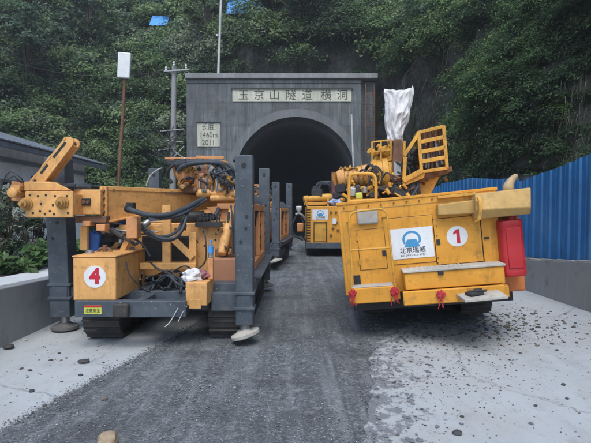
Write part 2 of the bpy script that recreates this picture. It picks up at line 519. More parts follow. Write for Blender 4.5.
MT['hill'] = hill_mat()


def leaf_mat(name, attr='leafcol'):
    m, nt, b = new_mat(name)
    a = N(nt, 'ShaderNodeAttribute', attribute_name=attr)
    nt.links.new(a.outputs['Color'], b.inputs['Base Color'])
    b.inputs['Roughness'].default_value = 0.5
    b.inputs['Specular IOR Level'].default_value = 0.35
    tr = N(nt, 'ShaderNodeBsdfTranslucent')
    nt.links.new(a.outputs['Color'], tr.inputs['Color'])
    mx = N(nt, 'ShaderNodeMixShader')
    mx.inputs[0].default_value = 0.38
    nt.links.new(b.outputs[0], mx.inputs[1])
    nt.links.new(tr.outputs[0], mx.inputs[2])
    nt.links.new(mx.outputs[0], nt.nodes['Material Output'].inputs['Surface'])
    return m


MT['leaf'] = leaf_mat('leaves')


def fence_mat():
    m, nt, b = new_mat('blue_fence_paint')
    v = coords(nt)
    vs = coords(nt, (5, 5, 0.5))
    n1 = nz(nt, v, 1.2, 6)
    n2 = nz(nt, vs, 2.0, 8, 0.7)
    n3 = nz(nt, v, 20, 8, 0.8)
    c = mix(nt, ramp(nt, n1, [(0.35, 0.0), (0.65, 1.0)]), (0.012, 0.115, 0.30), (0.022, 0.16, 0.39))
    c = mix(nt, mix(nt, 1.0, ramp(nt, n2, [(0.52, 0.0), (0.7, 1.0)]), (0.4,) * 3, 'MULTIPLY'), c, (0.012, 0.07, 0.22))
    c = mix(nt, mix(nt, 1.0, ramp(nt, n3, [(0.67, 0.0), (0.70, 1.0)]), (0.6,) * 3, 'MULTIPLY'), c, (0.35, 0.45, 0.55))
    n6 = nz(nt, v, 0.8, 8, 0.7)
    c = mix(nt, mix(nt, 1.0, ramp(nt, n6, [(0.5, 0.0), (0.7, 1.0)]), (0.35,) * 3, 'MULTIPLY'), c, (0.10, 0.19, 0.29))
    n7 = nz(nt, coords(nt, (1, 1, 1), (3, 3, 3)), 9, 8, 0.75)
    c = mix(nt, mix(nt, 1.0, ramp(nt, n7, [(0.64, 0.0), (0.70, 1.0)]), (0.5,) * 3, 'MULTIPLY'), c, (0.12, 0.10, 0.085))
    nt.links.new(c, b.inputs['Base Color'])
    b.inputs['Roughness'].default_value = 0.45
    bump(nt, b, nz(nt, v, 2.5, 3, .5), 0.5, 0.05)
    return m


MT['fence'] = fence_mat()


# ------------------------------------------------------------------ text
def text(name, s, size, mat, parent, M, extrude=0.001, sx=1.0, bold=0.0, align='CENTER'):
    cu = bpy.data.curves.new(name, 'FONT')
    cu.body = s
    cu.size = size
    cu.extrude = extrude
    cu.offset = bold
    cu.align_x = align
    cu.align_y = 'CENTER'
    tmp = bpy.data.objects.new('tmp_text', cu)
    COL.objects.link(tmp)
    bpy.context.view_layer.update()
    dg = bpy.context.evaluated_depsgraph_get()
    me = bpy.data.meshes.new_from_object(tmp.evaluated_get(dg))
    bpy.data.objects.remove(tmp)
    bpy.data.curves.remove(cu)
    me.transform(M @ Matrix.Diagonal((sx, 1, 1, 1)))
    me.materials.clear()
    me.materials.append(mat)
    o = bpy.data.objects.new(name, me)
    COL.objects.link(o)
    o.parent = parent
    return o


FACE_Y = Matrix.Rotation(math.pi / 2, 4, 'X')   # text facing -Y


# ------------------------------------------------------------------ array meshes
def quads_mesh(name, verts, nper, mat, cols=None, smooth=False, faces=None):
    me = bpy.data.meshes.new(name)
    verts = np.asarray(verts, dtype=np.float32)
    nv = len(verts)
    if faces is None:
        nf = nv // nper
        idx = np.arange(nv, dtype=np.int32)
        starts = np.arange(0, nv, nper, dtype=np.int32)
    else:
        idx = np.asarray(faces, dtype=np.int32).ravel()
        nper = np.asarray(faces).shape[1]
        nf = len(faces)
        starts = np.arange(0, nf * nper, nper, dtype=np.int32)
    me.vertices.add(nv)
    me.vertices.foreach_set('co', verts.ravel())
    me.loops.add(len(idx))
    me.loops.foreach_set('vertex_index', idx)
    me.polygons.add(nf)
    me.polygons.foreach_set('loop_start', starts)
    me.update(calc_edges=True)
    if smooth: me.polygons.foreach_set('use_smooth', np.ones(nf, dtype=bool))
    if cols is not None:
        a = me.color_attributes.new('leafcol', 'FLOAT_COLOR', 'POINT')
        a.data.foreach_set('color', np.asarray(cols, dtype=np.float32).ravel())
    me.materials.append(mat)
    o = bpy.data.objects.new(name, me)
    COL.objects.link(o)
    return o


rng = np.random.default_rng(11)


def leaf_quads(centers, normals_dir, size, col, elong=1.7, jitter=0.9):
    """rhombus leaves. centers (n,3), normals_dir (n,3) preferred normal, size (n,), col (n,3)"""
    n = len(centers)
    nr = normals_dir + rng.normal(0, jitter, (n, 3))
    nr /= np.linalg.norm(nr, axis=1, keepdims=True) + 1e-9
    t = rng.normal(0, 1, (n, 3))
    t[:, 2] -= 0.5
    t -= nr * np.sum(t * nr, axis=1, keepdims=True)
    t /= np.linalg.norm(t, axis=1, keepdims=True) + 1e-9
    bt = np.cross(nr, t)
    s = size[:, None]
    droop = nr * s * 0.15
    v = np.empty((n, 4, 3))
    v[:, 0] = centers - t * s * elong * 0.5 - droop
    v[:, 1] = centers + bt * s * 0.5
    v[:, 2] = centers + t * s * elong * 0.5 - droop
    v[:, 3] = centers - bt * s * 0.5
    c = np.ones((n, 4, 4))
    c[:, :, :3] = col[:, None, :]
    return v.reshape(-1, 3), c.reshape(-1, 4)


GREENS = np.array([(0.030, 0.058, 0.024), (0.055, 0.098, 0.036), (0.090, 0.155, 0.055), (0.135, 0.20, 0.080), (0.060, 0.10, 0.060), (0.115, 0.165, 0.10), (0.18, 0.215, 0.14)])


def clump(center, rad, n, leaf, base, out, squash=(1, 1, 0.75)):
    """leaves along drooping sprays that radiate from the centre"""
    na = max(5, int(n / 13))
    ad = rng.normal(0, 1, (na, 3))
    ad[:, 2] = np.abs(ad[:, 2]) * 0.8 + 0.05
    ad += np.asarray(out) * 0.7
    ad /= np.linalg.norm(ad, axis=1, keepdims=True)
    al = rad * (0.55 + 0.6 * rng.random(na))
    k = rng.integers(0, na, n)
    t = rng.random(n) ** 0.7
    p = np.asarray(center) + ad[k] * (al[k] * t)[:, None] * np.asarray(squash)
    p[:, 2] -= 0.45 * al[k] * t ** 2
    p += rng.normal(0, 1, (n, 3)) * (0.07 * rad + leaf * .4)
    nr = ad[k] * 0.7 + np.asarray([0, 0, 0.9]) + np.asarray(out) * 0.3
    tint = 0.75 + 0.5 * rng.random(na)
    col = base * (0.75 + 0.5 * rng.random((n, 1))) * tint[k][:, None]
    col[:, 0] *= 0.9 + 0.25 * rng.random(n)
    sz = leaf * (0.6 + 0.8 * rng.random(n))
    return leaf_quads(p, nr, sz, col, 2.1, 0.55)


# ================================================================== SETTING
# ground sheet
MB().bb(-140, 140, -60, 200, -0.5, 0.0).build('ground', MT['slab'], smooth=0)
bpy.data.objects['ground']['kind'] = 'structure'


def fbm(x, y, seed=0, oct=5):
    s, a, f = 0.0, 1.0, 1.0
    for _ in range(oct):
        s += a * noise.noise(V((x * f + seed * 13.7, y * f, seed * 3.1)))
        a *= 0.55
        f *= 2.1
    return s


def edge_left(y):
    pts = [(-6, -4.1), (1.5, -2.9), (3.35, -2.15), (5.26, -1.66), (7, -1.35), (12, -1.6), (20, -2.6), (26, -3.1), (60, -3.1)]
    for (a, xa), (b, xb) in zip(pts, pts[1:]):
        if a <= y <= b: return xa + (xb - xa) * (y - a) / (b - a)
    return pts[-1][1]


def edge_right(y):
    pts = [(-6, -0.3), (1.5, 0.2), (3.26, 0.47), (5.8, 1.0), (8, 1.4), (12, 2.4), (20, 2.9), (26, 3.05), (60, 3.05)]
    for (a, xa), (b, xb) in zip(pts, pts[1:]):
        if a <= y <= b: return xa + (xb - xa) * (y - a) / (b - a)
    return pts[-1][1]


def gravel_road():
    ny, nx = 620, 90
    vs = []
    for i in range(ny + 1):
        y = -5 + 55 * (i / ny) ** 1.5
        xl = edge_left(y) + 0.035 * fbm(y * 1.3, 0, 1) + 0.02 * fbm(y * 7, 0, 8)
        xr = edge_right(y) + 0.09 * fbm(y * 1.7, 0, 2) + 0.05 * fbm(y * 6, 0, 3)
        for j in range(nx + 1):
            t = j / nx
            x = xl + (xr - xl) * t
            e = min(t, 1 - t) * (xr - xl)
            k = min(1, e / 0.25)
            z = 0.004 + k * (0.016 + 0.008 * fbm(x * 3, y * 3, 4) + 0.003 * fbm(x * 14, y * 14, 5, 3))
            z -= k * 0.006 * math.exp(-((x + 0.25 - 0.03 * y) / 0.16) ** 2) + k * 0.006 * math.exp(-((x + 0.95 - 0.04 * y) / 0.16) ** 2)
            vs.append((x, y, max(z, 0.004)))
    fs = []
    for i in range(ny):
        for j in range(nx):
            a = i * (nx + 1) + j
            fs.append((a, a + 1, a + nx + 2, a + nx + 1))
    o = quads_mesh('gravel_road', vs, 4, MT['gravel'], faces=fs, smooth=True)
    o['kind'] = 'structure'
    return o


gravel_road()


def stones(name, pts, sizes, mat, flat=0.6):
    """low stones as one mesh: numpy jittered icosahedra"""
    bm = bmesh.new()
    bmesh.ops.create_icosphere(bm, subdivisions=1, radius=1)
    bv = np.array([v.co[:] for v in bm.verts])
    bf = np.array([[v.index for v in f.verts] for f in bm.faces])
    bm.free()
    n = len(pts)
    P = np.repeat(bv[None], n, 0) * (1 + rng.uniform(-0.3, 0.3, (n, len(bv), 1)))
    P *= rng.uniform(0.65, 1.25, (n, 1, 3))
    P[:, :, 2] *= flat
    a = rng.uniform(0, 6.28, n)
    c, s = np.cos(a)[:, None], np.sin(a)[:, None]
    X = P[:, :, 0] * c - P[:, :, 1] * s
    Y = P[:, :, 0] * s + P[:, :, 1] * c
    P[:, :, 0], P[:, :, 1] = X, Y
    P *= np.asarray(sizes)[:, None, None]
    P += np.asarray(pts)[:, None, :]
    F = (bf[None] + (np.arange(n) * len(bv))[:, None, None]).reshape(-1, 3)
    return quads_mesh(name, P.reshape(-1, 3), 3, mat, faces=F)


pts, sz = [], []
for _ in range(15000):
    y = 2.3 + 9 * random.random() ** 1.6
    xl, xr = edge_left(y), edge_right(y)
    x = random.uniform(xl - 0.1, xr + 0.12)
    s = 0.0035 + 0.006 * random.random() ** 3 + (0.006 if random.random() < 0.015 else 0)
    pts.append((x, y, 0.019 + s * 0.1)); sz.append(s)
for _ in range(1500):       # grit strewn over the concrete
    y = 2.5 + 6.5 * random.random()
    x = random.gauss(2.4, 0.9) if random.random() < 0.7 else random.gauss(-2.6, 0.5)
    s = 0.004 + 0.006 * random.random() ** 2
    if edge_left(y) < x < edge_right(y) or x > 4.6 or x < -3.4: continue
    pts.append((x, y, s * 0.3)); sz.append(s)
for _ in range(2500):
    y = 2.4 + 5 * random.random()
    x = edge_left(y) + random.gauss(0.03, .05)
    s = 0.003 + 0.005 * random.random()
    pts.append((x, y, 0.008)); sz.append(s)
tag(stones('gravel', pts, sz, MT['stones']), 'fine grey crushed stone strewn along the track between the rigs', 'gravel', kind='stuff')

pts, sz = [], []
for _ in range(120):
    t = random.random()
    if t < 0.55:
        p = W(random.gauss(470, 42), 300 + abs(random.gauss(0, 1)) * 15 + 8, 6)
        d = ray(random.gauss(468, 45), 306 + abs(random.gauss(0, 16)))
    elif t < 0.8:
        d = ray(random.uniform(380, 580), random.uniform(320, 440))
    else:
        d = ray(random.uniform(10, 120), random.uniform(345, 420))
    p = CAM_POS + d * (-1.6 / d.z)
    if p.x > 4.5 or p.x < -3.3: continue
    s = 0.008 + 0.022 * random.random() ** 3
    pts.append((p.x, p.y, s * 0.25)); sz.append(s)
for _ in range(1000):
    kx = random.choice((435, 455, 480, 500, 420)); px = random.gauss(kx, 12 + 10 * random.random()); py = 318 + abs(random.gauss(0, 42))
    d = ray(px, py); p = CAM_POS + d * (-1.6 / d.z)
    if p.x > 4.5 or p.y < 2.4: continue
    s = 0.003 + 0.010 * random.random() ** 3
    pts.append((p.x, p.y, s * 0.25)); sz.append(s)
for _ in range(1900):      # heaped soil under the tail of the yellow machine
    x = random.gauss(2.45, .8); y = random.gauss(6.5, .5)
    s = 0.005 + 0.026 * random.random() ** 4.5
    if x < .9: continue
    pts.append((x, y, s * 0.25)); sz.append(s)
tag(stones('mud_debris', pts, sz, MT['mudmix'], 0.5), 'dark clods of mud dropped on the pale concrete around the machines', 'mud', kind='stuff')


def flat_blobs(name, specs, mat, z):
    bm = bmesh.new()
    for q_, (x, y, r, el) in enumerate(specs):
        z = 0.004 + q_ * 0.00003
        n = 40
        ph = random.random() * 10
        c = bm.verts.new((x, y, z + 0.002))
        ring = []
        for k in range(n):
            a = 2 * math.pi * k / n
            rr = r * max(.15, 1 + 0.8 * fbm(math.cos(a) * 1.3 + ph, math.sin(a) * 1.3, 6, 6))
            ring.append(bm.verts.new((x + rr * math.cos(a), y + rr * el * math.sin(a), z)))
        for k in range(n):
            bm.faces.new((c, ring[k], ring[(k + 1) % n]))
    me = bpy.data.meshes.new(name)
    bm.to_mesh(me); bm.free()
    me.materials.append(mat)
    o = bpy.data.objects.new(name, me)
    COL.objects.link(o)
    return o


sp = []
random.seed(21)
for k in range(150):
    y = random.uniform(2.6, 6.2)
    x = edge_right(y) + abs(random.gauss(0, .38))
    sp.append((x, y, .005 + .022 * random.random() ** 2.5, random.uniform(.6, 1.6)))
sp += [(1.5, 7.0, .45, .9), (2.1, 7.1, .5, .8), (1.2, 6.7, .35, 1.0)]  # broad muddy patches that also paint in the shadow under the yellow machine
MT['patch'] = worn('dirt_and_shade_patch', (0.17, 0.182, 0.20), dirt=0.7, dirt_col=(0.11, 0.115, 0.12), chip=0.8, chip_col=(0.36, 0.38, 0.40), rough=(0.5, 0.85), scale=3)
tag(flat_blobs('mud_and_shade_film', sp, MT['patch'], 0.004), 'damp grey mud stains scattered beside the track, with broader patches deepening the shade under the yellow machine', 'mud', kind='stuff')


# individual rocks
def rock(name, p, r, mat, label, squash=0.7, cat='rock'):
    bm = bmesh.new()
    bmesh.ops.create_icosphere(bm, subdivisions=3, radius=1)
    for v in bm.verts:
        n = 1 + 0.35 * noise.noise(v.co * 1.3 + V(p)) + 0.12 * noise.noise(v.co * 4 + V(p))
        v.co = V((v.co.x * n * 1.15, v.co.y * n, v.co.z * n * squash)) * r
    me = bpy.data.meshes.new(name)
    bm.to_mesh(me); bm.free()
    me.polygons.foreach_set('use_smooth', [True] * len(me.polygons))
    me.set_sharp_from_angle(angle=R(30))
    me.materials.append(mat)
    o = bpy.data.objects.new(name, me)
    COL.objects.link(o)
    o.location = p
    return tag(o, label, cat)


def ground_pt(px, py):
    d = ray(px, py)
    return CAM_POS + d * (-1.6 / d.z)


g = ground_pt(107, 446); rock('rock', (g.x, g.y, 0.045), 0.062, MT['brownrock'], 'pale brown stone on the gravel at the very bottom of the picture', 0.85)
g = ground_pt(104, 402); rock('rock', (g.x, g.y, 0.03), 0.028, MT['rock'], 'small dark stone on the gravel just above the brown stone')
g = ground_pt(84, 363); rock('rock', (g.x, g.y, 0.02), 0.05, MT['mud'], 'flat dark clod on pale concrete in front of the left outrigger foot', 0.4)
g = ground_pt(5, 349); rock('rock', (g.x + .05, g.y, 0.03), 0.05, MT['mud'], 'dark lump of earth against the foot of the low left wall', 0.6)
g = ground_pt(25, 341); rock('rock', (g.x, g.y, 0.01), 0.03, MT['concrete_piece'], 'small white stone beside the low left wall', 0.5)
g = ground_pt(457, 434); rock('rock', (g.x, g.y, 0.01), 0.03, MT['mud'], 'dark clod on the concrete lowest in front of the yellow machine', 0.5)

# ------------------------------------------------------------------ retaining walls and ledge
def wall_strip(name, x_face, x_back, ys, tops, mat, label, cat='wall'):
    rings = []
    for y, t in zip(ys, tops):
        b = 0.03 if x_back < x_face else -0.03
        rings.append([V((x_face + b, y, -0.1)), V((x_face, y, t)), V((x_back, y, t)), V((x_back, y, -0.1))])
    m = MB(); m.ring_loft(rings)
    return tag(m.build(name, mat, bevel=0.012, smooth=0), label, cat)


lw = wall_strip('retaining_wall', -3.5, -3.72, [-2, 3, 5.4, 6.8, 9, 13, 20, 24.8], [0.85, 0.78, 0.69, 0.64, 0.6, 0.6, 0.55, 0.5], MT['wall'],
                'low stained concrete wall along the left edge of the site beside the orange rig')
# planted bed ledge behind the wall
cap = wall_strip('ledge_slab', -3.722, -4.35, [-2, 3, 5.4, 6.8, 9, 13, 20, 24.8], [0.846, 0.776, 0.686, 0.636, 0.596, 0.596, 0.546, 0.496], MT['ledge'],
                 'pale concrete ledge on top of the low left wall in front of the shrubs', 'ledge')
bed = wall_strip('soil_bed', -4.352, -7.2, [-2, 3, 5.4, 6.8, 9, 13, 20, 24.0], [0.8, 0.72, 0.62, 0.6, 0.56, 0.56, 0.5, 0.45], MT['mud'], '', '')
bed.pop('label', None) if 'label' in bed else None
bed['kind'] = 'structure'

rw = wall_strip('retaining_wall', 4.72, 5.1, [-2, 4, 7.3, 9.3, 12, 18, 24.6], [1.0, 0.92, 0.80, 0.63, 0.6, 0.6, 0.6], MT['wall'],
                'low grey concrete wall carrying the blue fence on the right')

# ------------------------------------------------------------------ blue corrugated fence
fence = empty('corrugated_fence', (4.86, 8.0, 0.8))
tag(fence, 'bright blue corrugated metal fence standing on the right concrete wall', 'fence')


def fence_panel(y0, y1, b0, b1, t0, t1, lean0=0.0, lean1=0.0, thick=0.006):
    m = MB()
    n = int((y1 - y0) / 0.02)
    A, B, C, D = [], [], [], []
    for i in range(n + 1):
        t = i / n
        y = y0 + (y1 - y0) * t
        ph = (y / 0.30) % 1.0
        # trapezoid rib profile
        if ph < 0.12: d = 0
        elif ph < 0.2: d = (ph - 0.12) / 0.08
        elif ph < 0.34: d = 1
        elif ph < 0.42: d = 1 - (ph - 0.34) / 0.08
        elif ph < 0.66: d = 0
        elif ph < 0.7: d = (ph - .66) / .04 * 0.35
        elif ph < 0.76: d = 0.35
        elif ph < 0.8: d = (0.8 - ph) / .04 * 0.35
        else: d = 0
        x = -0.035 * d
        le = lean0 + (lean1 - lean0) * t + 0.03 * math.sin(y * 1.3)
        bz = b0 + (b1 - b0) * t
        tz = t0 + (t1 - t0) * t + 0.012 * math.sin(y * 2.1)
        A.append(V((x, y - 8, bz - 0.8))); B.append(V((x + le, y - 8, tz - 0.8)))
        C.append(V((x + le + thick, y - 8, tz - 0.8))); D.append(V((x + thick, y - 8, bz - 0.8)))
    rings = [[a, b, c, d] for a, b, c, d in zip(A, B, C, D)]
    m.ring_loft(rings)
    return m.build('sheet_panel', MT['fence'], fence, smooth=20)


fence_panel(1.5, 4.2, 1.0, 0.93, 2.9, 2.75, .05, .06)
fence_panel(4.215, 6.9, 0.93, 0.83, 2.75, 2.58, .06, .02)
fence_panel(6.915, 8.4, 0.84, 0.72, 2.66, 2.46, .02, .05)
fence_panel(8.415, 10.05, 0.72, 0.64, 2.45, 2.24, .05, .0)
fence_panel(10.07, 12.6, 0.64, 0.62, 2.33, 2.52, .0, .03)
fence_panel(12.615, 15.4, 0.62, 0.62, 2.53, 2.56, .03, .02)
fence_panel(15.415, 19.0, 0.62, 0.62, 2.52, 2.3, .02, .04)
for y in (2, 4.2, 6.9, 9.0, 10.06, 12.6, 15.4, 18.9):
    MB().bb(0.05, 0.10, y - 8 - .025, y - 8 + .025, -0.2, 1.35).build('post', MT['steel'], fence)
bm_ = MB()
bm_.bar((0.13, -6.4, -0.0), (0.13, -1.1, -0.0), 0.05, 0.05)
bm_.build('rail', MT['steel'], fence)
# broken mortar lip / battens on the wall top
m = MB()
for i in range(9):
    y = 6.2 + i * 0.55
    zt = np.interp(y, [4, 7.3, 9.3, 12], [0.92, 0.80, 0.63, 0.6])
    m.bar((4.76 + random.uniform(-.01, .02), y, zt + 0.012), (4.77, y + 0.5, zt + 0.006 + random.uniform(0, .01) - .03), 0.05, 0.02)
tag(m.build('timber_batten', MT['concrete_piece'], bevel=0.004), 'pale batten strip lying along the wall top under the blue fence', 'batten')


# ------------------------------------------------------------------ hillside
FOOT = [(10.5, -14), (8.6, -4), (7.0, 3), (6.35, 8), (6.3, 12), (6.4, 17), (6.2, 21), (5.6, 24.2), (4.6, 26.0), (2.0, 26.7), (-2.5, 26.7), (-5.8, 26.6), (-8.5, 26.2), (-12.5, 24.5), (-18, 21), (-25, 16), (-34, 6), (-40, -8)]


def resample(pts, n):
    c = catmull([V((x, y, 0)) for x, y in pts], 20)
    L = [0]
    for a, b in zip(c, c[1:]): L.append(L[-1] + (b - a).length)
    out = []
    k = 0
    for i in range(n):
        t = L[-1] * i / (n - 1)
        while k < len(L) - 2 and L[k + 1] < t: k += 1
        f = (t - L[k]) / max(1e-9, L[k + 1] - L[k])
        out.append(c[k].lerp(c[k + 1], f))
    return out


NS, NH = 420, 150
foot = resample(FOOT, NS)
HMAX = 31.0


def run_at(x, y, h):
    """horizontal set-back of the slope at height h"""
    if x > 5 and y < 22:      # right bank, steep and overhung with grass
        hc, a, b_ = 9.0, 0.16, 0.75
    elif x > -6.2:            # above the portal: cut rock
        hc, a, b_ = 11.8, 0.10, 0.85
    else:
        hc, a, b_ = 2.5, 0.35, 0.80
    return a * min(h, hc) + b_ * max(0, h - hc)


RUN = np.zeros((NS, NH + 1))
HH = [HMAX * (j / NH) ** 1.35 for j in range(NH + 1)]
for i, p in enumerate(foot):
    for j, h in enumerate(HH):
        RUN[i, j] = run_at(p.x, p.y, h)
ker = np.ones(31) / 31
for j in range(NH + 1):
    RUN[:, j] = np.convolve(np.pad(RUN[:, j], 15, mode='edge'), ker, mode='valid')
HP = np.zeros((NS, NH + 1, 3))
OUTN = np.zeros((NS, 3))
for i, p in enumerate(foot):
    t = foot[min(i + 4, NS - 1)] - foot[max(i - 4, 0)]
    t.normalize()
    o = V((t.y, -t.x, 0))
    OUTN[i] = o[:]
for j in range(3):
    OUTN[:, j] = np.convolve(np.pad(OUTN[:, j], 15, mode='edge'), ker, mode='valid')
OUTN /= np.linalg.norm(OUTN, axis=1, keepdims=True)
if OUTN[NS // 2][1] < 0: OUTN = -OUTN
for i, p in enumerate(foot):
    o = V(OUTN[i])
    for j, h in enumerate(HH):
        q = p + o * RUN[i, j]
        q.z = h - 0.3
        am = min(1.0, 0.25 + h / 5)
        d = 1.3 * noise.noise(V((q.x * .16, q.y * .16, h * .2))) + 0.9 * noise.noise(V((q.x * .45, q.y * .45, h * .35)) + V((9, 0, 0))) + 0.35 * noise.noise(V((q.x * 1.3, q.y * 1.3, h * .8)))
        d += 0.38 * abs(noise.noise(V((q.x * 2.7, q.y * 2.7, h * 1.2)))) - 0.3 * abs(noise.noise(V((q.x * 1.1, q.y * 1.1 + 5, h * .5))))
        d -= 1.5 * abs(noise.noise(V((q.x * .38 + 4, q.y * .38, h * .42)))) * min(1, h / 6)
        if abs(p.x) < 6.2 and p.y > 24: d = max(d, -0.1) if h > 7 else max(d, 0.15)
        if p.x > 4.4 and h < 3: d = max(d, -0.15)
        q = q + o * d * am
        HP[i, j] = q[:]
vs = HP.reshape(-1, 3)
fs = []
for i in range(NS - 1):
    for j in range(NH):
        c = HP[i, j]
        if abs(c[0]) < 4.0 and c[1] > 24.5 and c[2] < 7.2: continue
        a = i * (NH + 1) + j
        fs.append((a, a + NH + 1, a + NH + 2, a + 1))
hill = quads_mesh('hillside', vs, 4, MT['hill'], faces=fs, smooth=True)
hill['kind'] = 'structure'


def proj(p):
    """world point(s) -> photo pixel"""
    p = np.asarray(p) - np.array(CAM_POS)
    c, s = math.cos(PITCH), math.sin(PITCH)
    dep = p[..., 1] * c - p[..., 2] * s
    up = p[..., 1] * s + p[..., 2] * c
    dep = np.maximum(dep, 0.1)
    return 295.5 + F_PX * p[..., 0] / dep, 221.5 - F_PX * up / dep, dep


PX, PY, DEP = proj(HP)
# cell area for sampling
area = np.zeros((NS - 1, NH - 1))
e1 = HP[1:, :NH - 1] - HP[:-1, :NH - 1]
e2 = HP[:-1, 1:NH] - HP[:-1, :NH - 1]
area = np.linalg.norm(np.cross(e1, e2), axis=2)
cx, cy = PX[:-1, :NH - 1], PY[:-1, :NH - 1]
vis = (cx > -70) & (cx < 660) & (cy > -70) & (HP[:-1, :NH - 1, 1] > 3)
dens = area * vis
cz = HP[:-1, :NH - 1, 2]
cX = HP[:-1, :NH - 1, 0]
cY = HP[:-1, :NH - 1, 1]
# bare rock: beside and just above the portal, low band right of it
rockmask = ((cX > 3.6) & (cX < 8.6) & (cY > 17) & (cz < 8.6)) 
abovep = (cX > -6) & (cX < 7) & (cY > 24) & (cz > 8) & (cz < 11.6)
rightlow = (cX > 5) & (cY <= 15) & (cz < 4.2)
dens = dens * np.where(rockmask, 0.05, 1.0) * np.where(abovep, 0.33, 1.0) * np.where(rightlow, 0.4, 1.0) * np.where((cX > 5) & (cY < 20) & (cz < 14), 1.9, 1.0)
dens[(np.abs(cX) < 5.6) & (cY > 24) & (cz < 9.3)] = 0
dens[(cz < 0.2)] = 0
# nearer cells need more, smaller clumps
dist = DEP[:-1, :NH - 1]
wgt = dens * np.clip(22 / dist, 0.3, 2.2)
pr = (wgt / wgt.sum()).ravel()
NCL = 3900
cells = rng.choice(len(pr), NCL, p=pr)
LV, LC = [], []
for c in cells:
    i, j = divmod(c, NH - 1)
    p = HP[i, j] + rng.random() * (HP[i + 1, j] - HP[i, j]) + rng.random() * (HP[i, j + 1] - HP[i, j])
    d = dist[i, j]
    o = -OUTN[i]
    rad = (0.45 + 0.75 * rng.random()) * np.clip(d / 20, 0.55, 1.5)
    pz = noise.noise(V((p[0] * .22, p[1] * .22, p[2] * .3)))
    k = int(np.clip(2.4 + pz * 6 + rng.normal(0, 1.1), 0, 6))
    base = GREENS[k].copy()
    if p[0] > 4: base = base * 1.45
    if p[0] < -5: base = base * 1.3
    p = p + o * rad * (0.25 + 0.5 * rng.random()) + np.array([0, 0, 0.15 * rad])
    leaf = np.clip(0.0028 * d, 0.03, 0.2) * (0.75 + 0.6 * rng.random())
    n = int(np.clip(2.0 * (rad / leaf) ** 2, 110, 400))
    v, cc = clump(p, rad, n, leaf, base, o)
    LV.append(v); LC.append(cc)
fol = quads_mesh('hillside_foliage', np.concatenate(LV), 4, MT['leaf'], np.concatenate(LC))
tag(fol, 'mass of mixed green bushes and creepers covering the steep hillside', 'foliage', kind='stuff')
print('foliage quads', sum(len(v) for v in LV) // 4)


# hanging grass on the right bank
def grass_blades(roots, outs, L, width, base, droop=1.0):
    vsl, col = [], []
    n = len(roots)
    segs = 4
    ang = rng.normal(0, 0.95, n)
    for i in range(n):
        o = V(outs[i])
        side = V((-o.y, o.x, 0))
        d = (o * math.cos(ang[i]) + side * math.sin(ang[i])).normalized()
        l = L[i]
        p = V(roots[i])
        w = width[i]
        sd = d.cross(V((0, 0, 1))).normalized()
        pt = []
        up = 0.35 + rng.random() * 0.5
        for s in range(segs + 1):
            t = s / segs
            q = p + d * l * (0.85 * t - 0.38 * t * t) + V((0, 0, 1)) * l * (up * t * 0.9 - droop * t * t * 0.95)
            pt.append(q)
        for s in range(segs):
            w0, w1 = w * (1 - (s / segs) ** 2), w * (1 - ((s + 1) / segs) ** 2)
            a, b = pt[s], pt[s + 1]
            vsl += [a - sd * w0, a + sd * w0, b + sd * w1, b - sd * w1]
            c = base[i]
            col += [(c[0], c[1], c[2], 1)] * 4
    return vsl, col


gm = np.zeros_like(area)
g1 = (cX > 4.8) & (cY < 24.5) & (cz > 1.8) & (cz < 7.5)
gm[g1] = 1
g2 = (cX > 4.5) & (cY > 6) & (cz > 2.2) & (cz < 5.6)
gm[g2] = 2.5
gm = gm * area * vis
pr = (gm / gm.sum()).ravel()
rt, ot, LL, ww, bb = [], [], [], [], []
for c in rng.choice(len(pr), 330, p=pr):
    i, j = divmod(c, NH - 1)
    p = HP[i, j]
    dscale = np.clip(dist[i, j] / 13, 0.7, 1.5)
    tone = np.array([(0.15, 0.17, 0.11), (0.27, 0.28, 0.21), (0.08, 0.12, 0.055), (0.34, 0.33, 0.26)][rng.integers(0, 4)])
    L0 = rng.uniform(0.35, 1.0)
    for k in range(60):
        rt.append(p + rng.normal(0, 0.16, 3)); ot.append(-OUTN[i] + rng.normal(0, .1, 3) * [1, 1, 0])
        LL.append(L0 * rng.uniform(0.6, 1.2)); ww.append(0.006 * dscale * rng.uniform(.6, 1.3)); bb.append(tone * rng.uniform(0.6, 1.25))
v, c = grass_blades(rt, ot, LL, ww, bb, 1.15)
tag(quads_mesh('hanging_grass', [tuple(x) for x in v], 4, MT['leaf'], c), 'pale dry grass hanging in tufts down the bank above the blue fence', 'grass', kind='stuff')


def hill_hit(px, py):
    """nearest hill vertex to the pixel"""
    d = (PX - px) ** 2 + (PY - py) ** 2 + np.where(DEP < 3, 1e9, 0)
    k = np.argmin(d)
    i, j = divmod(k, NH + 1)
    return V(HP[i, j])



# bare vines / dead stems over the rock face beside the portal
m = MB()
for k in range(150):
    px = random.uniform(190, 470) if k % 2 else random.uniform(372, 470); py = random.uniform(30, 62) if px < 380 else random.uniform(20, 120)
    hb_ = hill_hit(px, py)
    p = hb_ + V((-.1, -.35, 0))
    pts = [p]
    for s in range(5):
        pts.append(pts[-1] + V((random.gauss(0, .25), random.gauss(0, .12), -random.uniform(.25, .7))))
    m.tube(pts, random.uniform(.008, .02), 4, n=3)
tag(m.build('vine_stems', MT['bark']), 'thin dead vine stems trailing down the bare rock right of the portal', 'vines', kind='stuff')


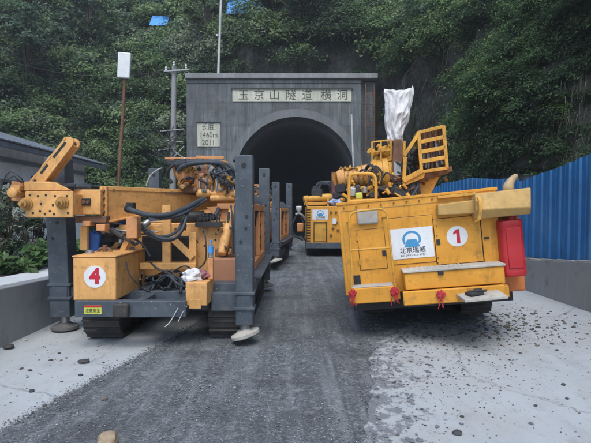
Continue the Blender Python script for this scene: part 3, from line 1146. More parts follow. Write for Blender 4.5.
# ------------------------------------------------------------------ trees
def tree(name, base, height, crown_r, label, tone, ncl=16, leaf=0.15, group=None, lean=(0, 0)):
    root = empty(name, base)
    tag(root, label, 'tree', group)
    top = V((lean[0], lean[1], height * 0.75))
    m = MB()
    m.tube([(0, 0, -0.6), (lean[0] * .3, lean[1] * .3, height * .3), top], [0.16 * height / 6, 0.15 * height / 6] + [0.13 * height / 6] * 3 + [0.1 * height / 6] * 3 + [0.06 * height / 6] * 10, 8)
    cs = []
    for k in range(ncl):
        a = random.random() * 6.28
        r = crown_r * math.sqrt(random.random()) * 0.95
        z = height * random.uniform(0.42, 0.98)
        r *= 1.15 - 0.7 * abs(z / height - 0.62)
        c = V((lean[0] + r * math.cos(a), lean[1] + r * math.sin(a), z))
        cs.append(c)
        m.tube([V((lean[0] * .5, lean[1] * .5, height * random.uniform(.25, .5))), (c + V((lean[0] * .5, lean[1] * .5, height * .4))) / 2 + V((0, 0, .2)), c], 0.035, 5, n=3)
    m.build('trunk', MT['bark'], root)
    lv, lc = [], []
    for c in cs:
        rad = crown_r * random.uniform(0.26, 0.45)
        v, cc = clump(c, rad, int(np.clip(3.2 * (rad / leaf) ** 2, 60, 700)), leaf, np.array(tone) * random.uniform(.75, 1.2), (0, -1, 0))
        lv.append(v); lc.append(cc)
    o = quads_mesh('crown', np.concatenate(lv), 4, MT['leaf'], np.concatenate(lc))
    o.parent = root
    return root


for (px, py, hgt, cr, tone, lab) in [
    (208, 62, 4.6, 1.7, (0.11, 0.165, 0.07), 'light green tree beside the tall white pole above the tunnel portal'),
    (300, 40, 4.2, 2.2, (0.05, 0.10, 0.045), 'wide dark green tree high above the middle of the tunnel mouth'),
    (28, 112, 6.0, 2.6, (0.07, 0.12, 0.07), 'large pale green tree on the slope above the grey-roofed house'),
    (90, 60, 5.5, 2.4, (0.045, 0.085, 0.04), 'broad dark tree high on the slope above the white panel lamp'),
    (152, 120, 3.8, 1.6, (0.085, 0.14, 0.05), 'small yellow-green tree between the panel lamp and the concrete utility pole'),
    (420, 60, 3.6, 1.7, (0.05, 0.10, 0.035), 'bushy green tree on the cliff above the white bag'),
]:
    b = hill_hit(px, py)
    tree('hillside_tree', b, hgt, cr, lab, tone, 18, leaf=0.0042 * max(9, b.y))

# fern-like bright plants on the right bank
def fern(px, py, size, label, tone=(0.10, 0.20, 0.05)):
    b = hill_hit(px, py)
    o3 = V((-0.8, -0.6, 0.1))
    root = b + o3 * 0.15
    vsl, cl = [], []
    for k in range(26):
        a = k / 26 * 6.28
        d = V((math.cos(a) * 0.8 - 0.35, -abs(math.sin(a)) * 0.7 - 0.1, random.uniform(-.1, .5)))
        prev = root
        for s in range(1, 9):
            t = s / 8
            q = root + d * size * t + V((0, 0, -0.55 * size * t * t))
            sd = d.cross(V((0, 0, 1))).normalized()
            w = size * 0.16 * (1 - t) + 0.01
            mid = (prev + q) / 2
            for sg in (-1, 1):
                tip = mid + sd * sg * w * 1.3 + V((0, 0, -.3 * w))
                vsl += [prev, mid + (q - prev) * .15, tip, prev.lerp(q, .2)]
                cc = [c_ * random.uniform(.7, 1.2) for c_ in tone]
                cl += [(*cc, 1)] * 4
            prev = q
    r_ = empty('fern', root)
    o = quads_mesh('fronds', [tuple(x - root) for x in vsl], 4, MT['leaf'], cl)
    o.parent = r_
    return tag(r_, label, 'fern')


fern(516, 104, 0.75, 'bright green fern on the dark bank above the red tank')
fern(565, 108, 0.7, 'light green fern farthest right on the bank above the blue fence')
fern(505, 150, 0.55, 'green fern low on the bank just over the fence corner', (0.06, 0.12, 0.035))

# blue sheets showing through the trees
def sheet_on_hill(px, py, w, h, label, mat):
    b = hill_hit(px, py)
    pz = W(px, py, b.y - 3.0)
    r = empty('blue_shelter', pz)
    tag(r, label, 'shelter')
    m = MB()
    n = 12
    rings = []
    for i in range(n + 1):
        x = -w / 2 + w * i / n
        z = 0.03 * math.sin(i * 2.2)
        rings.append([V((x, 0, z - h * .5)), V((x, 0.8, z + h * .5)), V((x, 0.83, z + h * .5 - .02)), V((x, 0.03, z - h * .5 - .02))])
    m.ring_loft(rings)
    m.build('roof_sheet', mat, r)
    m = MB()
    for sx in (-1, 1):
        m.cyl((sx * w * .45, .1, -h * .5 - 2.5), (sx * w * .45, .1, -h * .5), .04)
    m.build('post', MT['rusty'], r)
    return r


MT['brightblue'] = worn('bright_blue_sheet', (0.07, 0.33, 0.78), dirt=0.5, chip=0.0, rough=(.4, .6), var=.15)
sheet_on_hill(158, 18, 1.3, 1.0, 'small bright blue sheet glimpsed through the trees up the slope', MT['brightblue'])
sheet_on_hill(245, 4, 2.4, 1.2, 'wide bright blue sheet roof at the top edge above the white pole', MT['brightblue'])


# ------------------------------------------------------------------ tunnel portal
YP = 25.0
portal = empty('tunnel_portal', (0, YP, 0))
tag(portal, 'grey concrete tunnel portal with arched mouth and inscribed cream plaque', 'tunnel portal')


def pl(px, py, dy=0.0):
    p = W(px, py, YP + dy)
    return p - V((0, YP, 0))


XL, XR = pl(187, 200).x, pl(361, 200).x
XR2 = pl(376, 200).x
ZT = pl(200, 79).z
ARC_R = 3.27
ARC_Z = pl(295, 117).z - ARC_R
arc_pts = [(ARC_R * math.cos(a), ARC_Z + ARC_R * math.sin(a)) for a in [math.pi * k / 40 for k in range(41)]]
half = [(ARC_R * 0.97, 0.0), (ARC_R * 0.995, ARC_Z * 0.5)] + arc_pts + [(-ARC_R * 0.995, ARC_Z * 0.5), (-ARC_R * 0.97, 0.0)]


def portal_wall(x0, x1, zt, dep):
    m = MB()
    bm = m.bm
    fr = [(x1, 0)] + [(x1, zt)] + [(x0, zt)] + [(x0, 0)]
    # strips between arch and outer box
    outer = []
    for (x, z) in half:
        if z <= ARC_Z + 0.001 and x > 0: outer.append((x1, z))
        elif z <= ARC_Z + 0.001 and x < 0: outer.append((x0, z))
        else:
            a = math.atan2(z - ARC_Z, x)
            # ray to the box
            c, s = math.cos(a), math.sin(a)
            ts = []
            if c > 1e-6: ts.append(x1 / c)
            if c < -1e-6: ts.append(x0 / c)
            if s > 1e-6: ts.append((zt - ARC_Z) / s)
            t = min(ts)
            outer.append((c * t, ARC_Z + s * t))
    V0 = [bm.verts.new((x, 0, z)) for x, z in half]
    V1 = [bm.verts.new((x, 0, z)) for x, z in outer]
    B0 = [bm.verts.new((x, dep, z)) for x, z in half]
    B1 = [bm.verts.new((x, dep, z)) for x, z in outer]
    for i in range(len(half) - 1):
        bm.faces.new((V0[i], V0[i + 1], V1[i + 1], V1[i]))
        bm.faces.new((B0[i], B1[i], B1[i + 1], B0[i + 1]))
        bm.faces.new((V0[i], B0[i], B0[i + 1], V0[i + 1]))
        bm.faces.new((V1[i], V1[i + 1], B1[i + 1], B1[i]))
    # corners
    for sx, xx in ((1, x1), (-1, x0)):
        idx = max(range(len(outer)), key=lambda k: (abs(outer[k][0] - xx) < 1e-4) * (outer[k][1] + 1))
        idn = idx + (1 if sx > 0 else -1)
        cF = bm.verts.new((xx, 0, zt)); cB = bm.verts.new((xx, dep, zt))
        a, b = (V1[idx], V1[idn])
        a2, b2 = (B1[idx], B1[idn])
        bm.faces.new((a, b, cF)); bm.faces.new((a2, cB, b2))
        bm.faces.new((a, cF, cB, a2)); bm.faces.new((cF, b, b2, cB))
    return m


portal_wall(XL, XR, ZT, 1.2).build('wall', MT['portal'], portal, smooth=0)
# darker return wing to the right
MB().bb(XR, XR2, 0.35, 1.2, 0, ZT - 0.05).build('wing_wall', MT['portal'], portal, smooth=0)
# coping
m = MB(); m.bb(XL - .05, XR2 + .05, -0.18, 1.3, ZT, ZT + .26); m.build('coping', MT['coping'], portal, bevel=.02)
m = MB(); m.bb(XL, XR, -0.04, 0.0, ZT - .22, ZT - 0.001); m.build('cornice', MT['portal'], portal)
# arch ring
m = MB()
RW = 0.42
rings = []
for (x, z) in half:
    if z <= ARC_Z:
        d = V((1 if x > 0 else -1, 0, 0))
    else:
        d = V((x, 0, z - ARC_Z)).normalized()
    p = V((x, 0, z))
    rings.append([p + V((0, -.06, 0)) , p + d * RW + V((0, -.06, 0)), p + d * RW + V((0, -0.002, 0)), p + V((0, -0.002, 0))])
m.ring_loft(rings)
m.build('arch_ring', MT['ring'], portal, smooth=30)
# plaque
a, b = pl(232.5, 89.5), pl(351.5, 101.5)
m = MB(); m.bb(a.x, b.x, -0.05, -.002, b.z, a.z); pq = m.build('plaque', MT['plaque'], portal, bevel=.01)
m = MB(); m.bb(a.x - .06, b.x + .06, -0.12, -.002, a.z + .002, a.z + .07); m.build('plaque_shade_strip', MT['dark'], portal)  # dark strip standing in for the shadow along the plaque's top edge
for ch, px in zip('玉京山隧道横洞', (243.5, 259, 274.5, 291, 307, 326, 342)):
    c = pl(px, 95.8)
    text('lettering', ch, 0.60, MT['faded'], pq, Matrix.Translation((c.x, -0.053, c.z)) @ FACE_Y, 0.004, 0.98, 0.002)
a, b = pl(197.5, 123), pl(220, 146.5)
m = MB(); m.bb(a.x, b.x, -0.05, -.002, b.z, a.z); pq2 = m.build('plaque', MT['plaque'], portal, bevel=.01)
m = MB(); m.bb(a.x - .04, b.x + .04, -0.10, -.002, a.z + .002, a.z + .05); m.build('plaque_shade_strip', MT['dark'], portal)  # same dark shadow strip over the small plaque
for s_, py in (('长度:', 127.2), ('1460m', 135.2), ('2011', 142.8)):
    c = pl(208.7, py)
    text('lettering', s_, 0.42, MT['faded'], pq2, Matrix.Translation((c.x, -0.053, c.z)) @ FACE_Y, 0.004, 0.85, -0.001)

# tunnel lining
m = MB()
rings = []
sec = half
for k in range(24):
    y = YP + 1.2 + k * 2.2
    bend = -0.010 * max(0, y - YP - 8) ** 2 * 0.5
    rings.append([V((x * 0.995 + bend, y, z * 0.998)) for x, z in sec])
bm = m.bm
vr = [[bm.verts.new(p) for p in r] for r in rings]
for A_, B_ in zip(vr, vr[1:]):
    for i in range(len(sec) - 1):
        bm.faces.new((A_[i], A_[i + 1], B_[i + 1], B_[i]))
bm.faces.new(vr[-1])
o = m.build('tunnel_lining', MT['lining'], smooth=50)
o['kind'] = 'structure'
so = o.modifiers.new('solid', 'SOLIDIFY'); so.thickness = 0.25; so.offset = 1

# ladder rungs beside the portal
lad = empty('wall_ladder', W(370, 240, 24.9))
tag(lad, 'rusty metal ladder fixed to the wall right of the tunnel mouth', 'ladder')
lb = V(lad.location)
m = MB()
for px in (365.5, 374):
    m.bar(W(px, 152, 24.95) - lb, W(px, 84, 24.95) - lb, .05, .05)
m.build('stringer', MT['rusty'], lad)
m = MB()
for k in range(11):
    py = 88 + k * 6
    m.bar(W(365.5, py, 24.93) - lb, W(374, py, 24.93) - lb, .035, .035)
m.build('rungs', MT['rusty'], lad)

# thin leaning white pole in front of the portal
b = W(356.2, 240, 24.0); t = W(351.5, 114, 24.2)
m = MB(); m.cyl(V((0, 0, 0)), t - b, .055, .045, 10)
o = m.build('thin_pole', MT['whitepole']); o.location = b
tag(o, 'thin white pole leaning against the portal right of the tunnel mouth', 'pole')

# tall white pole behind the portal
b = W(217.5, 76, 26.0); t = W(222.5, -40, 26.0)
m = MB(); m.cyl((0, 0, -1.0), t - b, .075, .06, 12); m.cyl((0, 0, 2.2), (0.03, 0, 2.3), .10, .10, 12)
o = m.build('tall_pole', MT['whitepole']); o.location = b
tag(o, 'tall slim white pole rising from the top of the tunnel portal', 'pole')

# utility pole
up = empty('utility_pole', W(172, 241, 24.2))
tag(up, 'grey concrete utility pole with brackets and cables left of the portal', 'utility pole')
ub = V(up.location); ub.z = 0; up.location.z = 0
m = MB(); m.cyl((0, 0, 0), W(174.2, 66, 24.2) - ub, .19, .12, 14); m.build('shaft', MT['polecon'], up)
m = MB()
m.bar(W(164, 71, 24.0) - ub, W(189, 69.5, 24.0) - ub, .07, .07)
m.build('crossarm', MT['steel'], up)
m = MB()
for px, py in ((166, 68), (174, 63), (186, 66)):
    m.lathe(W(px, py + 3, 24.0) - ub, W(px, py - 2, 24.0) - ub, [(0, .03), (.2, .06), (.4, .03), (.55, .06), (.75, .03), (1, .04)], 10)
m.build('insulator', MT['white'], up)
m = MB()
for (a, b_) in (((160, 131), (184, 129)), ((163, 140), (183, 142)), ((173, 158), (184, 146)), ((173, 150), (184, 158)), ((158, 150), (176, 148))):
    m.bar(W(a[0], a[1], 24.0) - ub, W(b_[0], b_[1], 24.0) - ub, .06, .05)
m.build('bracket', MT['steel'], up)
m = MB()
for k in range(16):
    x0, x1 = random.uniform(146, 168), random.uniform(172, 186)
    y0, y1 = random.uniform(122, 156), random.uniform(124, 160)
    m.tube([W(x0, y0, 23.9 + random.uniform(-.2, .2)) - ub, W((x0 + x1) / 2 + random.uniform(-6, 6), (y0 + y1) / 2 + random.uniform(2, 10), 23.9) - ub, W(x1, y1, 24.0) - ub], .016, 5)
m.build('cable_bundle', MT['wirem'], up)

# wires
for (a, b_, sag, lab) in (((174, 68, 24.2), (-60, 34, 20), 1.0, 'thin black cable from the utility pole across the left slope'),
                          ((174, 126, 24.1), (104, 138, 19), .8, 'slack black cable hanging between the utility pole and the house'),):
    A, B = W(*a), W(*b_)
    m = MB()
    pts = [A.lerp(B, t / 10) - V((0, 0, sag * 4 * (t / 10) * (1 - t / 10))) for t in range(11)]
    m.tube(pts, .014, 5, n=2)
    tag(m.build('overhead_cable', MT['wirem']), lab, 'cable')

# white panel lamp on a rusty pole
lp = empty('street_lamp', (W(118, 240, 18.0).x, 18.0, 0.0))
tag(lp, 'white rectangular panel on top of a leaning rusty pole left of the portal', 'lamp post')
lb = V(lp.location)
m = MB(); m.tube([V((0, 0, 0)), W(118.6, 185, 18) - lb, W(122.5, 120, 18) - lb, W(125, 76, 18) - lb], .06, 10); m.build('pole', MT['rusty'], lp)
c = W(124.2, 65.5, 17.9) - lb
m = MB(); m.box(c, (.47, .16, .98), Euler((0, R(3), R(8)))); m.build('lamp_panel', MT['white'], lp, bevel=.04, seg=3)
m = MB(); m.bar(W(124.6, 79, 18) - lb, W(124.3, 70, 18.05) - lb, .09, .09); m.build('bracket', MT['steel'], lp)

# ------------------------------------------------------------------ house on the left
HX = -8.0
HZ = 1.6 + .2327 * 8.0
hs = empty('house', (-9.4, 13.0, 0.0))
tag(hs, 'low pale house with grey sheet roof behind the shrubs at left', 'house')
hb = V((-9.4, 13.0, 0.0))


def H(x0, x1, y0, y1, z0, z1): return (x0 - hb.x, x1 - hb.x, y0 - hb.y, y1 - hb.y, z0 - hb.z, z1 - hb.z)


WX = HX - .38
m = MB(); m.bb(*H(-15, WX, 5.0, 18.3, -.1, HZ + .15)); m.build('wall', MT['render'], hs, bevel=.01)
m = MB()
m.prism([V((WX, 18.32, HZ + .15)) - hb, V((-15, 18.32, HZ + .15)) - hb, V((-15, 18.32, HZ + 2.1)) - hb], (0, -.06, 0)); m.build('gable', MT['render'], hs)
rs = []
for y in (4.2, 19.1):
    rs.append([V((HX, y, HZ - .02)) - hb, V((HX, y, HZ + .12)) - hb, V((-15.4, y, HZ + 2.35)) - hb, V((-15.4, y, HZ + 2.21)) - hb])
m = MB(); m.ring_loft(rs); m.build('soffit', MT['soffit'], hs, bevel=.005)
m = MB()
for y in np.arange(4.1, 19.3, 0.25):
    m.bar(V((HX + .18, y, HZ + .11)) - hb, V((-15.4, y, HZ + 2.41)) - hb, .05, .03)
rs = []
for y in (4.0, 19.3):
    rs.append([V((HX + .2, y, HZ + .07)) - hb, V((HX + .2, y, HZ + .095)) - hb, V((-15.4, y, HZ + 2.40)) - hb, V((-15.4, y, HZ + 2.38)) - hb])
m.ring_loft(rs)
m.build('roof', MT['roofmetal'], hs)
m = MB(); m.bb(*H(HX + .03, HX + .16, 4.2, 19.15, HZ - .10, HZ + .05)); m.build('gutter', MT['roofmetal'], hs, bevel=.02)
m = MB(); m.bb(*H(WX + .001, WX + .10, 4.9, 18.3, HZ - .42, HZ - .30)); m.build('wall_beam', MT['roofmetal'], hs, bevel=.01)
for y in (7.5, 10.6, 13.6, 16.4):
    m = MB()
    for zz in (1.2, 2.46): m.bb(*H(WX + .001, WX + .07, y - .6, y + .6, zz, zz + .08))
    for yy in (y - .6, y + .52): m.bb(*H(WX + .0015, WX + .0695, yy, yy + .08, 1.281, 2.459))
    f_ = m.build('window', MT['steel'], hs)
    m = MB(); m.bb(*H(WX + .001, WX + .02, y - .519, y + .519, 1.282, 2.458)); m.build('pane', MT['black'], f_)
m = MB(); m.bb(*H(WX + .001, WX + .12, 14.6, 15.5, 2.1, 2.75)); m.build('notice_board', MT['bluejug'], hs, bevel=.01)


# shrubs in the bed
def shrub(x, y, z, w, h, label, tones, leaf, n=26, cat='shrub'):
    root = empty('shrub', (x, y, z))
    tag(root, label, cat)
    m = MB()
    lv, lc = [], []
    for k in range(n):
        a = random.random() * 6.28
        r = w * math.sqrt(random.random())
        zc = h * random.uniform(.15, 1.0)
        c = V((r * math.cos(a), r * math.sin(a), zc))
        m.tube([V((0.1 * math.cos(a), .1 * math.sin(a), -0.05)), c * .5 + V((0, 0, .1)), c], .008, 4, n=3)
        rad = random.uniform(.13, .24)
        v, cc = clump(c, rad, int(55), leaf, np.array(random.choice(tones)), (0, -1, 0))
        lv.append(v); lc.append(cc)
    m.build('branches', MT['bark'], root)
    o = quads_mesh('crown', np.concatenate(lv), 4, MT['leaf'], np.concatenate(lc)); o.parent = root
    return root


T1 = [(.08, .12, .08), (.06, .10, .05), (.14, .16, .13), (.12, .15, .09), (.30, .33, .27)]
T2 = [(.08, .16, .05), (.11, .21, .07), (.06, .12, .045)]
shrub(-5.1, 8.0, .58, .55, 1.45, 'tall loose shrub with thin stems in front of the pale house wall', T1, .045, 44)
shrub(-5.6, 9.9, .56, .65, 1.7, 'tall dark shrub beside the grey column of the orange rig', T1, .045, 44)
shrub(-5.3, 6.6, .60, .5, 1.3, 'dusty shrub at the left edge of the picture on the bed', T1, .045, 34)
shrub(-4.85, 7.7, .58, .55, .38, 'low bright green broad-leaved plant along the ledge', T2, .07, 34, 'plant')
shrub(-4.9, 9.2, .56, .55, .40, 'low green leafy plant on the bed nearest the rig', T2, .07, 30, 'plant')

# black sheeting hanging at the foot of the bank behind the fence
def tarp():
    cols_ = [(430, 163, 189, 13.6), (445, 166, 187, 13.0), (460, 172, 182, 12.4), (475, 174, 188, 11.8), (490, 176, 196, 11.0), (500, 172, 200, 10.6), (512, 168, 196, 10.1), (525, 160, 188, 9.6), (545, 154, 178, 9.0), (570, 146, 166, 8.4), (598, 134, 156, 7.9)]
    nu, nv = 60, 14
    G = []
    for i in range(nu + 1):
        u = i / nu * (len(cols_) - 1)
        k = min(int(u), len(cols_) - 2); f = u - k
        c = [cols_[k][q] + (cols_[k + 1][q] - cols_[k][q]) * f for q in range(4)]
        top = W(c[0], c[1], c[3]); bot = W(c[0], c[2], c[3])
        row = []
        for j in range(nv + 1):
            t = j / nv
            p = top.lerp(bot, t)
            x = max(5.35, p.x) + 0.55 * (1 - t) + 0.06 * noise.noise(V((u * 2, t * 5, 0))) + .03 * noise.noise(V((u * 9, t * 3, 2)))
            row.append((x, p.y * x / max(p.x, .1) if False else p.y, p.z + .05 * noise.noise(V((u * 3, t, 7)))))
        G.append(row)
    vs = [p for r in G for p in r]
    fs = []
    for i in range(nu):
        for j in range(nv):
            a = i * (nv + 1) + j
            fs.append((a, a + 1, a + nv + 2, a + nv + 1))
    o = quads_mesh('black_tarpaulin', vs, 4, MT['tarp'], faces=fs, smooth=True)
    s = o.modifiers.new('solid', 'SOLIDIFY'); s.thickness = .012
    return tag(o, 'black plastic sheeting draped along the foot of the bank behind the blue fence', 'tarpaulin')


tarp()


# ================================================================== MACHINES
def make_track(parent, x0, x1, y0, y1, r, base=0.0):
    """crawler belt with shoes, a frame and wheels, returns the belt part"""
    m = MB()
    L = (y1 - y0) - 2 * r
    per = 2 * L + 2 * math.pi * r
    n = int(per / 0.135)
    w = x1 - x0
    xc = (x0 + x1) / 2
    for k in range(n):
        s = per * k / n
        if s < L: p = V((xc, y0 + r + s, base + 0.02)); ang = 0
        elif s < L + math.pi * r:
            a = (s - L) / r
            p = V((xc, y1 - r + (r - .02) * math.sin(a), base + r - (r - .02) * math.cos(a))); ang = a
        elif s < 2 * L + math.pi * r:
            p = V((xc, y1 - r - (s - L - math.pi * r), base + 2 * r - 0.02)); ang = math.pi
        else:
            a = (s - 2 * L - math.pi * r) / r
            p = V((xc, y0 + r - (r - .02) * math.sin(a), base + r + (r - .02) * math.cos(a))); ang = math.pi + a
        rot = Matrix.Rotation(ang, 3, 'X')
        m.box(p, (w, 0.125, 0.028), rot)
        m.box(p + rot @ V((0, -0.03, -0.024)), (w, 0.018, 0.03), rot)
    belt = m.build('track', MT['track'], parent, smooth=0)
    m = MB()
    m.bb(x0 + .08, x1 - .08, y0 + r * .9, y1 - r * .9, base + r * .55, base + r * 1.45)
    m.build('track_frame', MT['slate'], belt, bevel=.01)
    for yy in (y0 + r, y1 - r):
        m = MB(); m.lathe((x0 + .05, yy, base + r), (x1 - .05, yy, base + r), [(0, r * .5), (.02, r - .05), (.2, r - .05), (.22, r * .6), (.78, r * .6), (.8, r - .05), (.98, r - .05), (1, r * .5)], 20)
        m.build('idler_wheel', MT['track'], belt)
    nw = max(3, int(L / 0.38))
    m = MB()
    for k in range(nw):
        yy = y0 + r + L * (k + .5) / nw
        m.cyl((x0 + .06, yy, base + .12), (x1 - .06, yy, base + .12), .085, seg=14)
    m.build('rollers', MT['track'], belt)
    return belt


# ---------------------------------------------------------------- orange rig A
RA = V((-1.70, 7.3, 0.0))
rig = empty('drilling_rig', RA)
tag(rig, 'orange crawler drilling rig numbered 4 with grey outrigger columns at left', 'drilling rig', 'orange drilling rigs lined up on the left')


def A(px, py, Y): return W(px, py, Y) - RA


def abox(m, px0, px1, py0, py1, Y0, Y1):
    """box whose front face covers the pixels at Y0"""
    a, b_ = A(px0, py0, Y0), A(px1, py1, Y0)
    m.bb(a.x, b_.x, Y0 - RA.y, Y1 - RA.y, b_.z, a.z)
    return m


TY0 = 5.62
make_track(rig, -1.07 - RA.x, -0.62 - RA.x, TY0 - RA.y, 9.1 - RA.y, .30)
make_track(rig, -2.62 - RA.x, -2.17 - RA.x, TY0 - RA.y, 9.1 - RA.y, .30)
# chassis
m = MB()
m.bb(-2.68 - RA.x, -.58 - RA.x, 5.75 - RA.y, 5.93 - RA.y, .36, .60)
m.bb(-2.68 - RA.x, -.58 - RA.x, 8.8 - RA.y, 9.0 - RA.y, .42, .66)
m.bb(-2.15 - RA.x, -1.95 - RA.x, 5.93 - RA.y, 8.8 - RA.y, .36, .60)
m.bb(-1.3 - RA.x, -1.1 - RA.x, 5.93 - RA.y, 8.8 - RA.y, .36, .60)
m.bb(-2.66 - RA.x, -.62 - RA.x, 6.5 - RA.y, 9.05 - RA.y, .665, .70)
m.build('chassis', MT['slate'], rig, bevel=.008)
# deck edge channel on right side
m = MB()
m.bb(-.70 - RA.x, -.50 - RA.x, 5.72 - RA.y, 9.3 - RA.y, .62, .74)
m.bb(-.72 - RA.x, -.44 - RA.x, 5.9 - RA.y, 9.3 - RA.y, .742, .765)
m.build('side_deck', MT['slate'], rig, bevel=.006)

# front frame (tray) in front
m = MB()
zt = A(100, 301, 5.25).z; zb = A(100, 317.5, 5.25).z
xl = A(74.5, 310, 5.25).x; xr = A(186, 310, 5.25).x
y0 = 5.25 - RA.y
m.bb(xl, xr, y0, y0 + .10, zb, zt)
m.bb(xr - .10, xr, y0 + .10, y0 + .62, zb + .02, zt)
m.bb(xl, xl + .10, y0 + .10, y0 + .62, zb + .02, zt)
m.bb(xl + .10, xr - .10, y0 + .52, y0 + .62, zb + .02, zt)
xm = A(138, 310, 5.25).x
m.bb(xm - .05, xm + .05, y0 + .10, y0 + .52, zb + .02, zt)
m.bb(xm + .06, xr - .10, y0 + .12, y0 + .5, zb + .03, zb + .05)
tray = m.build('front_frame', MT['slate'], rig, bevel=.008)
# sticker
a, b_ = A(84, 305.5, 5.245), A(101.5, 314.2, 5.245)
m = MB(); m.bb(a.x, b_.x, y0 - .004, y0 - .0005, b_.z, a.z); st = m.build('sticker', MT['lime'], rig)
m = MB(); m.bb(a.x, b_.x, y0 - .0065, y0 - .0042, a.z - .022, a.z); m.build('sticker_band', MT['redink'], st)
text('lettering', '注意安全', 0.05, MT['blackink'], st, Matrix.Translation(((a.x + b_.x) / 2, y0 - .006, (a.z + b_.z) / 2 - .012)) @ FACE_Y, .0008, .85)
# dirty lamp/bracket lump on the front beam
m = MB(); abox(m, 112, 128, 304, 318, 5.18, 5.245); m.build('front_bracket', MT['track'], rig, bevel=.02)

# number box
m = MB()
a, b_ = A(72.8, 257.5, 5.3), A(116, 300.5, 5.3)
m.bb(a.x, b_.x, 5.3 - RA.y, 6.35 - RA.y, b_.z, a.z)
nb = m.build('tank_box', MT['orange'], rig, bevel=.015, seg=3)
m = MB(); m.bb(a.x - .008, b_.x + .008, 5.292 - RA.y, 6.36 - RA.y, a.z + .001, a.z + .022); m.build('lid', MT['orange'], nb, bevel=.006)
c = A(95, 276.8, 5.3)
m = MB(); m.cyl((c.x, 5.2985 - RA.y, c.z), (c.x, 5.296 - RA.y, c.z), .128, seg=48); nd = m.build('number_disc', MT['white'], rig)
text('digit', '4', .235, MT['redink'], nd, Matrix.Translation((c.x, 5.2945 - RA.y, c.z)) @ FACE_Y, .0008, 1.0, .012)
# items on number box top: cap, clamp
m = MB()
c = A(90, 253, 5.6); m.cyl(c + V((0, 0, -.05)), c + V((0, 0, .02)), .055, .05, 16); m.cyl(c + V((0, 0, .02)), c + V((0, 0, .035)), .04, .04, 16)
m.build('filler_cap', MT['steel'], rig)
m = MB(); c = A(105, 249, 5.8); m.tube([c + V((-.1, 0, -.06)), c + V((-.06, 0, .0)), c + V((.05, 0, .0)), c + V((.1, 0, -.06))], .018, 8); m.cyl(c + V((0, 0, -.07)), c + V((0, 0, .05)), .03)
m.build('pipe_fitting', MT['rusty'], rig)
# cable down the side of number box
m = MB(); m.tube([A(121, 262, 5.5) + V((.06, 0, 0)), A(124, 274, 5.4) + V((.06, 0, 0)), A(131, 284, 5.45) + V((.08, 0, 0)), A(141, 291, 5.5) + V((.06, 0, 0)), A(150, 292, 5.55)], .010, 6)
m.build('cable', MT['wirem'], rig)

# outriggers
def outrigger(xc, yc, w, z0, z1, padz, pad_tilt=0.0, lean=0.0, pale=False):
    x, y = xc - RA.x, yc - RA.y
    m = MB()
    m.prism([(x - w / 2, y - w / 2, z0), (x + w / 2, y - w / 2, z0), (x + w / 2 + lean, y - w / 2, z1), (x - w / 2 + lean, y - w / 2, z1)], (0, w, 0))
    o = m.build('outrigger', MT['slate'], rig, bevel=.012, seg=3)
    m = MB()
    for zz in (.44, .62):
        m.bb(x - w / 2 - .02, x + w / 2 + .02, y - w / 2 - .02, y + w / 2 + .02, zz, zz + .035)
    m.bb(x - w / 2 + .03, x + w / 2 - .03, y - w / 2 - .012, y - w / 2 - .001, .46, .62)
    m.build('bracket', MT['slate'], o, bevel=.005)
    m = MB()
    for (dx, zz) in ((0, z1 - .12), (.03, z1 - .72), (.02, z1 - .86), (-.04, 1.25)):
        m.cyl((x + dx + lean * .8, y - w / 2 - .012, zz), (x + dx + lean * .8, y - w / 2 + .01, zz), .017 if zz < z1 - .2 else .03, seg=10)
    m.build('bolt', MT['black'], o)
    m = MB(); m.cyl((x, y, padz + .05), (x, y, z0 + .02), .06, seg=14); m.build('ram', MT['steel'], o)
    m = MB()
    ax = V((math.sin(pad_tilt), 0, math.cos(pad_tilt)))
    c = V((x, y, padz))
    m.lathe(c - ax * .035, c + ax * .06, [(0, .15), (.15, .175), (.5, .175), (.65, .12), (1, .07)], 26)
    m.build('foot_pad', MT['concrete_piece'] if pale else MT['rock'], o)
    return o


outrigger(A(245, 250, 5.5).x + RA.x, 5.5, .205, .26, 2.27, .14, R(-17), 0, True)
outrigger(A(64.5, 280, 6.2).x + RA.x, 6.2, .265, .20, 2.32, .05, 0, -0.06)
outrigger(-0.62, 9.2, .21, .24, 2.46, .14)
outrigger(-2.80, 9.2, .21, .24, 2.46, .14)
# arms linking the outriggers to the chassis
m = MB()
m.bb(-3.0 - RA.x, -2.68 - RA.x, 6.12 - RA.y, 6.28 - RA.y, .42, .60)
m.bb(-2.68 - RA.x, -2.60 - RA.x, 5.93 - RA.y, 6.4 - RA.y, .42, .60)
m.bb(-.70 - RA.x, -.58 - RA.x, 5.61 - RA.y, 5.75 - RA.y, .40, .60)
m.bb(-1.02 - RA.x, -.70 - RA.x, 5.55 - RA.y, 5.70 - RA.y, .40, .62)
m.build('outrigger_arm', MT['slate'], rig, bevel=.006)

# small box at right with bracket
m = MB()
a, b_ = A(185.5, 282.5, 5.3), A(207, 306, 5.3)
m.bb(a.x, b_.x, 5.3 - RA.y, 5.78 - RA.y, b_.z, a.z); sb = m.build('side_box', MT['orange'], rig, bevel=.012, seg=3)
m = MB(); m.bb(a.x + .04, a.x + .18, 5.285 - RA.y, 5.299 - RA.y, b_.z - .03, b_.z + .08); m.build('hinge_plate', MT['orange'], sb, bevel=.004)
m = MB(); c = A(211, 267, 5.55); m.bb(c.x - .03, c.x + .03, 5.52 - RA.y, 5.60 - RA.y, a.z, a.z + .26); m.build('upright', MT['orange2'], rig, bevel=.008)

